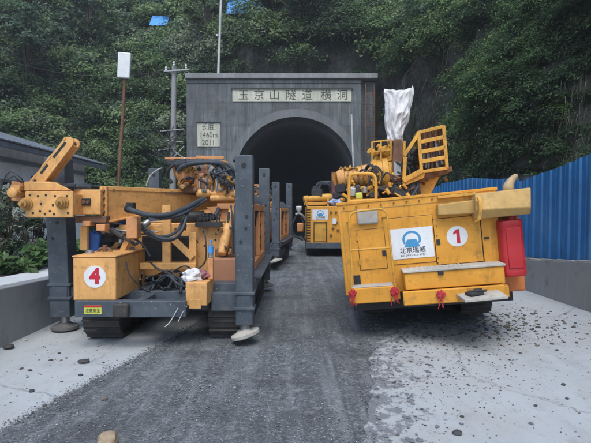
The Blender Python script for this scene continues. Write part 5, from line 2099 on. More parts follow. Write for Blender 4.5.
# main body: right lower corner orange-red
m = MB(); m.bb(-.03, xBody, 0.0, 3.6, zb1 + .10, ztop)
body = m.build('body', MT['yellow'], ym, bevel=.015, seg=3)
zlow = B(515, 291.5, .1).z
MT['redorange'] = worn('red_orange_paint', (0.58, 0.17, 0.035), dirt=0.6, chip=0.4)
m = MB(); m.bb(xBody + .002, xR, 0.10, 3.5, zlow, ztop - .35); m.build('side_body', MT['redorange'], ym, bevel=.015)
m = MB(); m.bb(xBody + .004, xR - .01, 0.085, .099, zlow + .02, zlow + .2); m.build('corner_panel', MT['redorange'], ym, bevel=.005)
m = MB(); m.bb(0.05, xR - .1, .30, 3.4, zb1 - .16, zb1 + .10); m.build('underframe', MT['black'], ym)
# top rim
m = MB(); m.bb(-.04, xBody + .01, -.012, .02, ztop - .015, ztop + .02); m.build('top_rim', MT['yellow'], ym, bevel=.005)

# panels
def panel(px0, px1, py0, py1, name='door', mat='yellow', t=.012, mid=None):
    a, b_ = B(px0, py0), B(px1, py1)
    m = MB(); m.bb(a.x, b_.x, -t, -.0008, b_.z, a.z)
    return m.build(name, MT[mat], ym, bevel=.004), a, b_


def panelc(corner_tl, w, h, name='door', t=.012):
    m = MB(); m.bb(corner_tl.x, corner_tl.x + w, -t, -.0008, corner_tl.z - h, corner_tl.z)
    return m.build(name, MT['yellow'], ym, bevel=.004)


def gap(c, w, h, g=.006, t=.0007):
    """dark reveal behind a panel"""
    m = MB(); m.bb(c.x - g, c.x + w + g, -t - .0006, -.0002, c.z - h - g, c.z + g)
    return m.build('door_gap', MT['black'], ym)


c = B(357, 230.5); d1 = panelc(c, .33, .50); gap(c, .33, .50)
c = B(388.5, 219); d2 = panelc(c, .525, .575); gap(c, .525, .575)
c3 = B(433, 219.5); d3 = panelc(c3, .545, .56); gap(c3, .545, .56)
c = B(480, 214); d4 = panelc(c, .20, .62); gap(c, .20, .62)
for (px, py, dpar) in ((438, 242, d3), (384, 253, d1)):
    c = B(px, py)
    m = MB(); m.bb(c.x - .022, c.x + .022, -.024, -.0125, c.z - .035, c.z + .035); m.build('handle', MT['black'], dpar, bevel=.004)
m = MB()
for (px, py) in ((434.5, 226), (435, 236), (436.5, 258), (475, 221), (477, 262), (436, 263)):
    c = B(px, py); m.cyl((c.x + .02, -.018, c.z), (c.x + .02, -.011, c.z), .008, seg=8)
m.build('screw', MT['black'], d3)

# hinges, rim bolts and weld strips
for (px, py) in ((357.5, 238), (359.5, 262), (476.5, 227), (477, 254)):
    c = B(px, py); m = MB(); m.cyl((c.x, -.018, c.z - .035), (c.x, -.018, c.z + .035), .009, seg=8); m.bb(c.x - .022, c.x + .022, -.014, -.0125, c.z - .028, c.z + .028); m.build('hinge', MT['yellow2'], ym)
m = MB()
for k in range(13):
    x_ = .05 + k * .155; m.cyl((x_, -.022, ztop - .05), (x_, -.001, ztop - .05), .010, seg=6)
for k in range(5):
    m.cyl((xBody - .03, -.014, zb1 + .45 + k * .17), (xBody - .03, -.001, zb1 + .45 + k * .17), .010, seg=6)
m.build('bolt', MT['rusty'], body)
m = MB(); m.bb(.0, xBody - .01, -.006, -.0005, ztop - .095, ztop - .088); m.bb(0.012, .02, -.006, -.0005, zb1 + .3, ztop - .1); m.bb(xBody - .06, xBody - .054, -.006, -.0005, zb1 + .4, ztop - .1); m.build('weld_seam', MT['ochre'], body)
m = MB(); c = B(486, 238); m.bb(c.x - .03, c.x + .03, -.030, -.0135, c.z - .012, c.z + .012); m.build('handle', MT['black'], d4)

# number disc
c = B(457, 236.2)
m = MB(); m.cyl((c.x, -.0145, c.z), (c.x, -.0122, c.z), .125, seg=48); nd = m.build('number_disc', MT['white'], ym)
m = MB()
poly = [(.022, .085), (.022, -.085), (-.016, -.085), (-.016, .040), (-.050, .022), (-.050, .050), (-.012, .085)]
m.prism([V((c.x + .008 + px_ * 1.05, -.0152, c.z + pz_)) for px_, pz_ in poly], (0, -.0012, 0))
m.build('digit', MT['redink'], nd, smooth=0)

# banner
bc = (B(391, 229.6) + B(432.8, 256.4)) / 2
bw, bh = .515, .375


def banner(parent, cx, cz, w, h, y, tilt=0.0):
    Mx = Matrix.Translation((cx, y, cz)) @ Matrix.Rotation(tilt, 4, 'Y')
    m = MB()
    nx, nz_ = 10, 6
    q = []
    for zz in range(nz_ + 1):
        for xx in range(nx + 1):
            q.append(Mx @ V((-w / 2 + w * xx / nx, 0, -h / 2 + h * zz / nz_)))
    for layer in (0, 1):
        pass
    m.box((0, 0, 0), (w, .003, h))
    for v in m.bm.verts: v.co = Mx @ v.co
    bn = m.build('banner', MT['white'], parent)
    s = w / .515
    # arch logo
    m = MB()
    ro, ri = .112 * s, .084 * s
    zc = .045 * s
    n = 40
    a0, a1 = -.55, math.pi + .55
    outer = [V((ro * math.cos(a0 + (a1 - a0) * k / n), 0, zc + ro * math.sin(a0 + (a1 - a0) * k / n) * .95)) for k in range(n + 1)]
    inner = [V((ri * math.cos(a0 + (a1 - a0) * k / n), 0, zc + ri * math.sin(a0 + (a1 - a0) * k / n) * .95)) for k in range(n + 1)]
    rings = [[Mx @ (p + V((0, -.0022, 0))), Mx @ (q_ + V((0, -.0022, 0))), Mx @ (q_ + V((0, -.0030, 0))), Mx @ (p + V((0, -.0030, 0)))] for p, q_ in zip(outer, inner)]
    m.ring_loft(rings)
    tz = [V((-.055 * s, 0, zc + .002)), V((.055 * s, 0, zc + .002)), V((.098 * s, 0, zc - .095 * s)), V((-.098 * s, 0, zc - .095 * s))]
    m.prism([Mx @ (p + V((0, -.0030, 0))) for p in tz], Mx.to_3x3() @ V((0, .0008, 0)))
    m.build('logo', MT['blueink'], bn, smooth=0)
    text('lettering', '北京瑞威', .080 * s, MT['blackink'], bn, Mx @ Matrix.Translation((0, -.003, -.092 * s)) @ FACE_Y, .0006, .98, .0006)
    text('lettering', 'BEI JING RUI WEI', .033 * s, MT['blackink'], bn, Mx @ Matrix.Translation((0, -.003, -.150 * s)) @ FACE_Y, .0006, 1.2)
    return bn


banner(ym, bc.x, bc.z, bw, bh, -.0165, R(-1.0) * 0)

# pale rectangular plate top-left
c = B(367.5, 216.5)
m = MB(); m.box((c.x, -.035, c.z), (.26, .05, .19), Euler((0, R(1), 0))); m.build('work_lamp', MT['concrete_piece'], ym, bevel=.03, seg=3)

# handrail
m = MB()
yl = -.16
hp = [B(351, 292, yl), B(352, 270, yl), B(350, 240, yl), B(349, 222, yl), B(351.5, 214, yl), B(358, 211.3, yl), B(372, 209.7, yl), B(380, 209, yl), B(385.5, 211.5, yl), B(387.5, 219, yl), B(391, 250, yl), B(395.5, 290, yl)]
m.tube(hp, .014, 10, n=4)
m.tube([B(350.5, 250.5, yl), B(391.2, 247.5, yl)], .013, 8, smooth=False)
m.tube([B(387.5, 217, yl), B(382, 218, 0)], .012, 8, smooth=False)
m.tube([B(349.5, 222, yl), B(347, 222, 0)], .012, 8, smooth=False)
m.build('handrail', MT['yellow2'], ym)

# step platform lower left
s0 = B(351, 289, -.22); s1 = B(395.5, 301.5, -.22)
m = MB(); m.bb(s0.x, s1.x, -.22, .02, s1.z, s0.z); m.build('step', MT['yellow'], ym, bevel=.012)
m = MB(); m.bb(s0.x + .01, s1.x - .01, -.21, .0, s0.z + .001, s0.z + .014); m.build('step_tread', MT['concrete_piece'], ym, bevel=.004)
m = MB(); c = B(357, 280); m.bb(c.x - .04, c.x + .045, -.012, -.0008, c.z - .07, c.z + .06); m.build('opening', MT['black'], ym, bevel=.004)

# tool box lower
t0 = B(404, 273, -.28); t1 = B(495, 289, -.28)
zt1 = (t0.z + B(495, 267, -.28).z) / 2
m = MB(); m.bb(t0.x, t0.x + 1.13, -.28, -.001, zb1 + .165, zt1); tb = m.build('toolbox', MT['yellow'], ym, bevel=.012)
m = MB(); m.bb(t0.x - .012, t0.x + 1.142, -.30, -.001, zt1 + .001, zt1 + .028); m.build('lid', MT['concrete_piece'], tb, bevel=.006)
c = B(441, 274, -.30); m = MB(); m.bb(c.x - .03, c.x + .03, -.305, -.281, zt1 - .05, zt1); m.build('latch', MT['black'], tb, bevel=.004)
m = MB(); m.bb(t0.x - .04, t0.x + 1.10, -.34, -.285, zb1 - .005, zb1 + .16); m.bb(t0.x, t0.x + 1.16, -.284, -.001, zb1, zb1 + .14); m.build('bumper', MT['yellow'], ym, bevel=.012)
m = MB(); m.bb(0.02, t0.x - .05, -.02, -.001, zb1 + .02, zb1 + .12); m.build('lower_skirt', MT['yellow'], ym, bevel=.006)
# mud on tool box
pts, sz = [], []
for k in range(160):
    pts.append((t0.x + random.uniform(.08, .75), random.uniform(-.26, -.03), zt1 + .03)); sz.append(random.uniform(.006, .02))
o = stones('dried_mud', pts, sz, MT['concrete_piece'], .6); o.parent = ym
# fold down plate
pa, pb, pc, pd = B(455, 293, -.30), B(497, 289, -.30), B(508, 296, -.62), B(465, 300, -.62)
m = MB(); m.prism([pa, pb, pc, pd], (0, 0, -.03)); m.build('folding_step', MT['concrete_piece'], ym, bevel=.004)
tool = MB()
q = (pa + pb + pc + pd) / 4
tool.box(q + V((-.07, .0, .018)), (.16, .14, .03), Euler((0, 0, .3))); tool.box(q + V((-.02, .05, .045)), (.10, .06, .03), Euler((0, 0, .9))); tool.cyl(q + V((-.14, 0, .04)), q + V((.06, -.03, .045)), .014)
o = tool.build('tool', MT['dark'], bevel=.006); o.matrix_world = Mat1
tag(o, 'dark metal tool lying on the pale fold-down step of the yellow machine', 'tool')
# red ties
for k, (px, py, yl_) in enumerate(((352.5, 294, -.23), (394.5, 292, -.23), (441, 295, -.36))):
    c = B(px, py, yl_)
    bm = bmesh.new(); bmesh.ops.create_icosphere(bm, subdivisions=3, radius=1)
    for v in bm.verts:
        n = 1 + .6 * noise.noise(v.co * 2 + V((k * 4, 0, 0)))
        v.co = V((v.co.x * n * .045, v.co.y * n * .025, v.co.z * n * .055)) + c
    for s_ in range(5):
        pass
    me = bpy.data.meshes.new('red_tie'); bm.to_mesh(me); bm.free(); me.materials.append(MT['redtie'])
    o = bpy.data.objects.new('red_tie', me); COL.objects.link(o); o.parent = ym
    m = MB()
    for s_ in range(5):
        a_ = c + V((random.uniform(-.03, .03), -.02, -.03))
        m.tube([a_, a_ + V((random.uniform(-.02, .02), -.01, -.05)), a_ + V((random.uniform(-.03, .03), 0, random.uniform(-.09, -.13)))], .005, 5)
    m.build('tie_end', MT['redtie'], o)

# red tank
m = MB()
rt0, rt1 = B(499.5, 221, -.18), B(529, 276, -.18)
w_ = rt1.x - rt0.x
xc_ = (rt0.x + rt1.x) / 2
prof = []
for k in range(28):
    a = 2 * math.pi * k / 28
    ce, se = math.cos(a), math.sin(a)
    prof.append((math.copysign(abs(ce) ** .45, ce) * w_ / 2, math.copysign(abs(se) ** .45, se) * .13))
rings = []
h_ = rt0.z - rt1.z
for t, sc in ((0, .90), (.02, .97), (.05, 1), (.10, 1), (.11, .985), (.90, .985), (.91, 1), (.96, 1), (.985, .97), (1, .9)):
    rings.append([V((xc_ + x * sc, -.05 + y * sc, rt1.z + h_ * t)) for x, y in prof])
m.ring_loft(rings); tk = m.build('red_tank', MT['red'], ym, smooth=50)
m = MB(); m.bb(xc_ - w_ * .28, xc_ + w_ * .34, -.190, -.1705, rt1.z + .10, rt0.z - .09); m.build('pressed_panel', MT['red'], tk, bevel=.008)
m = MB(); m.cyl((xc_ + .04, -.05, rt0.z), (xc_ + .04, -.05, rt0.z + .035), .05); m.build('cap', MT['red'], tk)

# upper-right channel, hood and curved bracket
m = MB(); a = B(437.5, 205, -.14); b_ = B(476, 214, -.14)
e0, e1 = B(438, 204.5, -.14), B(478, 199.5, -.14)
f0, f1 = B(438, 215.5, -.14), B(478, 213.5, -.14)
m.prism([f0, f1, e1, e0], (0, .139, 0)); m.build('channel', MT['ochre'], ym, bevel=.012)
m = MB()
g0, g1, g2, g3 = B(475, 193.5, -.22), B(531, 187.5, -.22), B(531, 214, -.22), B(476, 219.5, -.22)
gm_ = B(531, 207, -.30); gk = B(476, 210, -.30)
m.ring_loft([[g0 + V((0, .35, 0)), g0, gk, g3, g3 + V((0, .35, 0))], [g1 + V((0, .35, 0)), g1, gm_, g2, g2 + V((0, .35, 0))]])
m.build('hood', MT['ochre'], ym, bevel=.012)
m = MB(); m.prism([B(438, 199, -.05), B(476, 195, -.05), B(476, 192, -.05), B(438, 196, -.05)], (0, .3, 0)); m.build('upper_cover', MT['yellow2'], ym, bevel=.006)
m = MB()
bp = [B(471, 199, -.30), B(477.5, 198, -.32), B(478.5, 208, -.34), B(477.5, 219, -.33), B(474, 222, -.30)]
bp = catmull(bp, 6)
rings = []
for p in bp: rings.append([p + V((0, -.02, 0)), p + V((.035, -.02, 0)), p + V((.035, .03, 0)), p + V((0, .03, 0))])
m.ring_loft(rings); m.build('curved_bracket', MT['yellow2'], ym, bevel=.004)
# horn shaped hook on the hood
hz_ = [B(508, 191, -.05), B(508.5, 186, -.05), B(511, 181, -.05), B(514.5, 177, -.05), B(517.5, 174.8, -.05)]
m = MB(); m.tube(hz_, [.045, .05, .055, .058, .06, .06, .058, .056, .055, .052, .05, .048, .046, .044, .042, .040, .038, .036, .034, .032, .03, .028, .024, .018, .010], 12, n=6)
m.build('lifting_hook', worn('pale_hook', (.50, .36, .20), dirt=.4, chip=.1), ym)

# tracks
make_track(ym, .18, .62, 1.25, 4.1, .26, 0.0)
make_track(ym, 1.60, 2.04, 1.25, 4.1, .26, -.12)

# --- upper works
YU = 1.1
# long horizontal barrel
m = MB()
m.lathe(B(337.5, 180, YU), B(375, 174, YU), [(0, .04), (.01, .13), (.08, .15), (.2, .15), (.22, .115), (.55, .115), (.58, .15), (.7, .16), (1, .16)], 24)
m.build('boom_barrel', MT['orange'], ym)
for t in (.30, .42, .54, .66, .86):
    p_, q_ = B(337.5, 180, YU), B(375, 174, YU)
    m = MB(); m.lathe(p_.lerp(q_, t), p_.lerp(q_, t + .035), [(0, .125 if t < .57 else .168), (1, .125 if t < .57 else .168)], 24); m.build('clamp_band', MT['greasy'], ym)
m = MB()
m.lathe(B(371, 175.5, YU), B(394, 173, YU), [(0, .15), (.02, .21), (.12, .235), (.25, .235), (.27, .215), (.5, .215), (.52, .235), (.75, .235), (.78, .20), (1, .18)], 28)
m.build('winch_drum', MT['yellow2'], ym)
m = MB()
m.lathe(B(337, 180, YU - .02), B(334.5, 181, YU), [(0, .13), (1, .05)], 20)
for k in range(7): m.cyl(B(340 + k * 4.5, 167.5 + (k % 2), YU - .05), B(342 + k * 4.5, 168, YU - .05), .018 + .012 * (k % 3), seg=10)
m.cyl(B(339, 169, YU), B(372, 167, YU), .014, seg=8)
m.build('rod_guide', MT['greasy'], ym)
# clutter under the barrel
m = MB()
for k in range(26):
    x, y = random.uniform(342, 400), random.uniform(186, 202)
    c = B(x, y, YU + random.uniform(-.25, .3))
    m.box(c, (random.uniform(.06, .22), .2, random.uniform(.05, .16)), Euler((random.uniform(-.3, .3), random.uniform(-.4, .4), random.uniform(-.4, .4))))
m.build('pump_unit', MT['dark'], ym, bevel=.01)
m = MB()
for k in range(26):
    x, y = random.uniform(342, 410), random.uniform(184, 203)
    c = B(x, y, YU - random.uniform(.2, .4)); m.cyl(c, c + V((random.uniform(-.12, .12), random.uniform(-.05, .05), random.uniform(-.14, .1))), random.uniform(.012, .035), seg=9)
m.build('pipe_fitting', MT['yellow2'], ym)
m = MB(); m.box(B(359, 196, YU - .4), (.10, .1, .10)); m.build('oil_filter', MT['lime'], ym, bevel=.02)
m = MB(); m.box(B(352, 192, YU - .35), (.10, .1, .12), Euler((0, .2, 0))); m.cyl(B(365, 193, YU - .4), B(365, 187, YU - .4), .035); m.build('gauge_box', MT['steel'], ym, bevel=.01)
# pedestal under drum
m = MB()
m.prism([B(370, 204, YU - .1), B(428, 200, YU - .1), B(440, 176, YU - .1), B(452, 168, YU - .1), B(392, 178, YU - .1), B(372, 186, YU - .1)], (0, .08, 0))
m.prism([B(384, 204, YU + .35), B(420, 200, YU + .35), B(444, 172, YU + .35), B(392, 180, YU + .35)], (0, .06, 0))
m.build('boom_bracket', MT['yellow2'], ym, bevel=.01)
m = MB()
m.prism([B(380, 186, YU - .2), B(452, 166, YU - .2), B(453, 171, YU - .2), B(400, 190, YU - .2), B(384, 193, YU - .2)], (0, .5, 0))
m.build('base_tray', MT['rusty'], ym, bevel=.01)
m = MB()
for k in range(12):
    x = 400 + k * 2.0
    m.tube([B(x - 4, 178, YU - .22), B(x + random.uniform(-3, 3), 190, YU - .25), B(x - 2 + random.uniform(-3, 3), 204, YU - .2)], .014, 6)
m.tube([B(398, 190, YU - .3), B(404, 200, YU - .35), B(412, 196, YU - .35), B(418, 186, YU - .3)], .02, 8)
m.build('hose', MT['hose'], ym)
# cage with motor at (372-392, 138-160)
m = MB()
for (p, q_) in (((372, 142), (372, 162)), ((391, 140), (391, 160)), ((372, 142), (391, 140)), ((372, 152), (391, 150)), ((372, 162), (391, 160)), ((381, 141), (381, 161))):
    m.bar(B(p[0], p[1], YU - .1), B(q_[0], q_[1], YU - .1), .022, .03, (0, 1, 0))
    m.bar(B(p[0], p[1], YU + .25), B(q_[0], q_[1], YU + .25), .022, .03, (0, 1, 0))
m.build('guard_cage', MT['yellow2'], ym, bevel=.003)
m = MB()
for k in range(16):
    x, y = random.uniform(374, 390), random.uniform(144, 160)
    c = B(x, y, YU + random.uniform(-.1, .2)); m.cyl(c, c + V((random.uniform(-.1, .1), random.uniform(-.1, .1), random.uniform(-.08, .08))), random.uniform(.02, .06), seg=10)
m.build('hydraulic_motor', MT['yellow2'], ym)
# dark vertical mast
m = MB(); m.prism([B(391.5, 182, YU - .25), B(403.5, 181, YU - .25), B(402, 139, YU - .25), B(394, 139, YU - .25)], (0, .2, 0)); mast = m.build('mast', MT['rusty'], ym, bevel=.01)
m = MB(); m.prism([B(394, 176, YU - .255), B(401.5, 175.5, YU - .255), B(400.5, 162, YU - .255), B(393.5, 162, YU - .255)], (0, -.02, 0)); m.build('cover_plate', MT['steel'], mast, bevel=.006)
m = MB(); m.bar(B(403.5, 178, YU - .2), B(404, 141, YU - .2), .04, .05, (0, 1, 0)); m.build('mast_rail', MT['yellow2'], mast)
# basket (rod rack): slatted box
bx0 = YU - .3; bx1 = YU + .15
C0, C1, C2, C3 = (418, 140), (444, 127.5), (447.5, 169), (422.5, 172)
C0 = (417.5, 133)
rack = empty('rack_pivot', (0, 0, 0)); rack.parent = ym; rack.name = 'rod_rack'
m = MB()
cage = [B(418.5, 132.5, bx0), B(443.5, 126.5, bx0), B(447.0, 168, bx0), B(421.5, 172, bx0)]
cagb = [p + V((0, .42, 0)) for p in cage]
for a_, b2 in ((0, 1), (1, 2), (2, 3), (3, 0)):
    m.bar(cage[a_], cage[b2], .045, .04, (0, 1, 0)); m.bar(cagb[a_], cagb[b2], .045, .04, (0, 1, 0)); m.bar(cage[a_], cagb[a_], .045, .04)
m.build('rack_frame', MT['yellow2'], rack, bevel=.004)
m = MB()
for t in (.25, .5, .74):
    m.bar(cage[0].lerp(cage[3], t), cage[1].lerp(cage[2], t), .055, .04, (0, 1, 0))
m.build('rack_slats', MT['yellow2'], rack, bevel=.004)
m = MB()
for k in range(9):
    t = (k + .5) / 9
    m.cyl(cage[0].lerp(cage[1], t) + V((0, .15 + .1 * (k % 2), 0)), cage[3].lerp(cage[2], t) + V((0, .15 + .1 * (k % 2), 0)), .022, seg=10)
for t in (.1, .38, .62, .88):
    m.bar(cage[0].lerp(cage[3], t) + V((0, .3, 0)), cage[1].lerp(cage[2], t) + V((0, .3, 0)), .09, .03, (0, 1, 0))
m.build('rods', MT['rusty'], rack)
m = MB(); m.prism([cage[0] + V((.02, .36, -.03)), cage[1] + V((-.02, .36, -.03)), cage[2] + V((-.02, .36, .03)), cage[3] + V((.02, .36, .03))], (0, .02, 0)); m.build('back_plate', MT['dark'], rack)
m = MB()
for k in range(7):
    t = (k + .5) / 7
    m.bar(cage[0].lerp(cage[1], t) + V((0, .03, .015)), cagb[0].lerp(cagb[1], t) + V((0, 0, .015)), .02, .02)
for t in (.12, .36, .62, .86):
    m.bar(cage[0].lerp(cage[3], t), cagb[0].lerp(cagb[3], t), .025, .03)
    m.bar(cage[1].lerp(cage[2], t), cagb[1].lerp(cagb[2], t), .025, .03)
m.build('rack_bars', MT['greasy'], rack)
m = MB()
for k in range(16):
    t, t2 = random.uniform(.08, .92), random.uniform(.1, .8)
    p_ = cage[0].lerp(cage[1], t).lerp(cage[3].lerp(cage[2], t), t2) + V((0, random.uniform(.05, .3), 0))
    m.cyl(p_, p_ + V((random.uniform(-.03, .03), 0, -random.uniform(.08, .22))), random.uniform(.012, .03), seg=8)
m.build('drill_bits', MT['steel'], rack)
# slanting side plates joining rack to mast
m = MB()
m.bar(B(404, 156, bx0), B(419, 133, bx0), .05, .05, (0, 1, 0)); m.bar(B(403, 181, bx0), B(423, 170, bx0), .07, .06, (0, 1, 0)); m.bar(B(404, 156, bx0 + .4), B(419, 133, bx0 + .4), .05, .05, (0, 1, 0))
m.bar(B(405, 157, bx0), B(404, 179, bx0), .05, .05, (0, 1, 0))
m.prism([B(421, 172, bx0), B(426, 170, bx0), B(424, 178, bx0), B(404, 186, bx0), B(402, 182, bx0)], (0, .4, 0))
m.build('rack_arm', MT['yellow2'], ym, bevel=.005)
m = MB()
for k in range(10):
    a_ = B(random.uniform(405, 420), random.uniform(148, 176), bx0 + .2); m.cyl(a_, a_ + V((random.uniform(-.12, .12), random.uniform(-.1, .1), random.uniform(-.12, .12))), random.uniform(.015, .035), seg=8)
m.bb(*(lambda p, q_: (p.x, q_.x, p.y + .3, p.y + .33, q_.z, p.z))(B(406, 156, bx0), B(420, 174, bx0)))
m.build('gear_cluster', MT['dark'], ym)
m = MB()
for k in range(34):
    x = random.uniform(380, 446); y = 187 - (x - 385) * .28 + random.uniform(-5, 9)
    c = B(x, y, YU + random.uniform(-.28, -.1)); m.cyl(c, c + V((random.uniform(-.10, .10), .04, random.uniform(-.07, .07))), random.uniform(.010, .028), seg=9)
m.build('linkage', MT['rusty'], ym, bevel=.003)
m = MB()
for k in range(26):
    x = random.uniform(345, 412); y = random.uniform(164, 190)
    c = B(x, y, YU - random.uniform(.2, .27)); m.cyl(c, c + V((random.uniform(-.05, .05), random.uniform(-.05, .02), random.uniform(-.05, .05))), random.uniform(.010, .026), seg=8)
m.build('valve_fittings', MT['yellow2'], ym, bevel=.002)
for k in range(10):
    x = random.uniform(345, 400); y = random.uniform(166, 180)
    m = MB(); m.tube([B(x, y, YU - .2), B(x + 5, y - 6, YU - .28), B(x + 12, y + 2, YU - .3), B(x + 10, y + 14, YU - .25), B(x + 14, y + 24, YU - .2)], random.uniform(.008, .016), 6); m.build('hydraulic_hose', MT['hose'], ym)
# inverted-U guard tube
m = MB()
yl = YU - .75
m.tube([B(349, 204, yl), B(349, 190, yl), B(349.5, 178, yl), B(352, 174.5, yl), B(358, 173.8, yl), B(368, 173.8, yl), B(373, 174.8, yl), B(375.5, 179, yl), B(376, 190, yl), B(376, 203, yl)], .022, 10, n=4)
m.tube([B(349, 201, yl), B(376, 200, yl)], .02, 8, smooth=False)
m.build('guard_tube', MT['yellow2'], ym)

# white bag over the mast top
def bag():
    rows = [(91.5, 384, 413.5), (94, 383.5, 415.0), (98, 384, 413.5), (103, 384.8, 412.5), (108, 385, 410.5), (113, 385.5, 409.8), (118, 385, 408.5), (123, 384.6, 408), (127, 385, 405.5), (131, 386, 403.5), (135, 387, 403), (139, 386.6, 402.8), (143, 388, 402.5)]
    m = MB()
    rings = []
    n = 120
    nr_ = 60
    for q_ in range(nr_):
        u = q_ / (nr_ - 1) * (len(rows) - 1)
        k0 = min(int(u), len(rows) - 2); f = u - k0
        py, x0_, x1_ = [rows[k0][i] * (1 - f) + rows[k0 + 1][i] * f for i in range(3)]
        v_ = q_ / (nr_ - 1)
        a_, b2 = W(x0_, py, 6.95), W(x1_, py, 6.95)
        cx_ = (a_.x + b2.x) / 2; hw = (b2.x - a_.x) / 2
        ring = []
        for k in range(n):
            t = 2 * math.pi * k / n
            dd = .05 + .07 * min(1, v_ * 2.5)
            w1 = noise.noise(V((math.cos(t) * 1.3, math.sin(t) * 1.3, v_ * 2.2)))
            w2 = noise.noise(V((math.cos(t) * 2.6 + 7, math.sin(t) * 2.6, v_ * 5)))
            w3 = noise.noise(V((math.cos(t) * 5 + 3, math.sin(t) * 5, v_ * 12)))
            crease = 1 - 2.2 * abs(w1)
            crease2 = 1 - 2.5 * abs(w2)
            pl_ = .45 * abs(math.sin(t * 4.5 + 1.5 * math.sin(v_ * 5))) * (0.3 + v_)
            r_ = 1 + .30 * crease + .18 * crease2 + .10 * abs(w3) - .25 - .25 * pl_
            rx = 1 + (r_ - 1) * .28
            dz = .05 * w1
            if v_ < .18: dz += (.09 * max(0, math.cos(t)) ** 2 + .035 * max(0, -math.cos(t)) ** 4 + .03 * w2) * (1 - v_ / .18)
            ring.append(V((cx_ + hw * math.cos(t) * rx, 6.95 + dd * math.sin(t) * r_ * 1.25, a_.z + dz)))
        rings.append(ring)
    m.ring_loft(rings)
    o = m.build('plastic_bag', MT['bag'], smooth=50)
    return tag(o, 'crumpled white woven plastic bag pulled over the mast top of the yellow machine', 'bag')


bag()

# ---------------------------------------------------------------- yellow machine behind
YC = 16.4
RC = V((W(306, 245, YC).x, YC, 0))
yc = empty('grouting_machine', RC)
tag(yc, 'smaller yellow machine with banner standing just outside the tunnel mouth', 'drilling machine', 'yellow drilling machines on the right')


def Cc(px, py, dy=0.0): return W(px, py, YC + dy) - RC


def cbox(m, px0, px1, py0, py1, d0, d1):
    a, b_ = Cc(px0, py0, d0), Cc(px1, py1, d0)
    m.bb(a.x, b_.x, d0, d1, b_.z, a.z)
    return m


m = MB(); cbox(m, 307, 352, 206, 246.5, 0, 3.4); m.build('body', MT['yellow'], yc, bevel=.02, seg=3)
m = MB()
for k in range(14):
    a = Cc(307, 209 + k * 2.6); m.bb(a.x - .02, a.x + .12, -.02, .3, a.z - .035, a.z)
m.build('grille', MT['black'], yc)
m = MB(); cbox(m, 313.5, 327.5, 221, 241, -.02, -.001); m.build('door', MT['yellow2'], yc, bevel=.006)
m = MB(); 
for px in (314, 326.5): m.bar(Cc(px, 222, -.05), Cc(px, 241, -.05), .025, .025, (0, 1, 0))
m.bar(Cc(314, 222, -.05), Cc(326.5, 222, -.05), .025, .025)
m.build('handrail', MT['black'], yc)
m = MB(); cbox(m, 306, 348, 243, 248.5, -.28, -.002); m.build('bumper', MT['slate'], yc, bevel=.01)
bcx = (Cc(312.5, 211) + Cc(328, 219.5)) / 2
banner(yc, bcx.x, bcx.z + .02, .56, .36, -.006)
m = MB(); m.box(Cc(334.5, 221, -.05), (.14, .03, .2)); m.build('notice_plate', MT['white'], yc)
m = MB()
for px, py in ((331, 212), (336, 212), (333, 228), (338, 230), (337, 222), (331, 235)):
    m.box(Cc(px, py, -.03), (.08, .06, .05))
m.build('latch', MT['rusty'], yc)
m = MB(); m.lathe(Cc(303, 199.5, .4), Cc(334, 197, .4), [(0, .07), (.03, .13), (.15, .14), (.18, .11), (.6, .12), (.63, .15), (.8, .15), (1, .12)], 18); m.build('boom_barrel', MT['yellow2'], yc)
m = MB()
m.bar(Cc(304, 204, .3), Cc(333, 203, .3), .10, .10); m.bar(Cc(305, 198, .2), Cc(307, 206, .2), .06, .06, (0, 1, 0)); m.bar(Cc(328, 198, .2), Cc(328, 206, .2), .06, .06, (0, 1, 0))
m.build('boom_support', MT['yellow2'], yc, bevel=.01)
m = MB(); m.bar(Cc(334, 206, .3), Cc(333, 172, .3), .14, .10, (0, 1, 0)); m.build('exhaust_post', worn('maroon_paint', (.16, .05, .06), dirt=.5, chip=.3), yc, bevel=.01)
m = MB()
for k in range(9):
    x0_ = random.uniform(312, 318); x1_ = random.uniform(334, 343)
    m.tube([Cc(x0_, 197, .4), Cc(x0_ + 3, 188 - random.random() * 4, .4 + .1 * random.random()), Cc((x0_ + x1_) / 2, 184 - random.random() * 3, .4), Cc(x1_ - 3, 188, .4), Cc(x1_, 198, .4)], random.uniform(.02, .045), 7)
m.build('hose', MT['hose'], yc)
m = MB()
for k in range(16):
    c = Cc(random.uniform(312, 345), random.uniform(188, 204), random.uniform(.3, .9)); m.box(c, (random.uniform(.1, .4), .3, random.uniform(.1, .35)), Euler((0, random.uniform(-.4, .4), random.uniform(-.4, .4))))
m.build('pump_unit', MT['dark'], yc, bevel=.02)
make_track(yc, Cc(307, 246).x, Cc(307, 246).x + .5, .3, 3.6, .3)
make_track(yc, Cc(307, 246).x + 1.5, Cc(307, 246).x + 2.0, .3, 3.6, .3)
# side arm with white cup on the left side
m = MB(); m.tube([Cc(307, 222, 1.5), Cc(303, 216, 1.4), Cc(299, 213.5, 1.4), Cc(295.5, 214.5, 1.4)], .05, 8); m.build('side_arm', MT['steel'], yc)
m = MB(); m.lathe(Cc(298.8, 206, 1.4), Cc(299, 213, 1.4), [(0, .10), (.1, .125), (.45, .12), (.8, .05), (1, .03)], 16); m.build('lamp_head', MT['white'], yc)
m = MB(); cbox(m, 297, 303.5, 223, 232, 1.3, 1.7); m.build('side_motor', MT['orange2'], yc, bevel=.04)
m = MB(); m.tube([Cc(296, 216, 1.5), Cc(292, 226, 1.5), Cc(295, 236, 1.6), Cc(303, 240, 1.6)], .035, 7); m.tube([Cc(300, 216, 1.5), Cc(304, 224, 1.5), Cc(303, 236, 1.6), Cc(307, 242, 1.6)], .035, 7); m.build('side_hose', MT['hose'], yc)
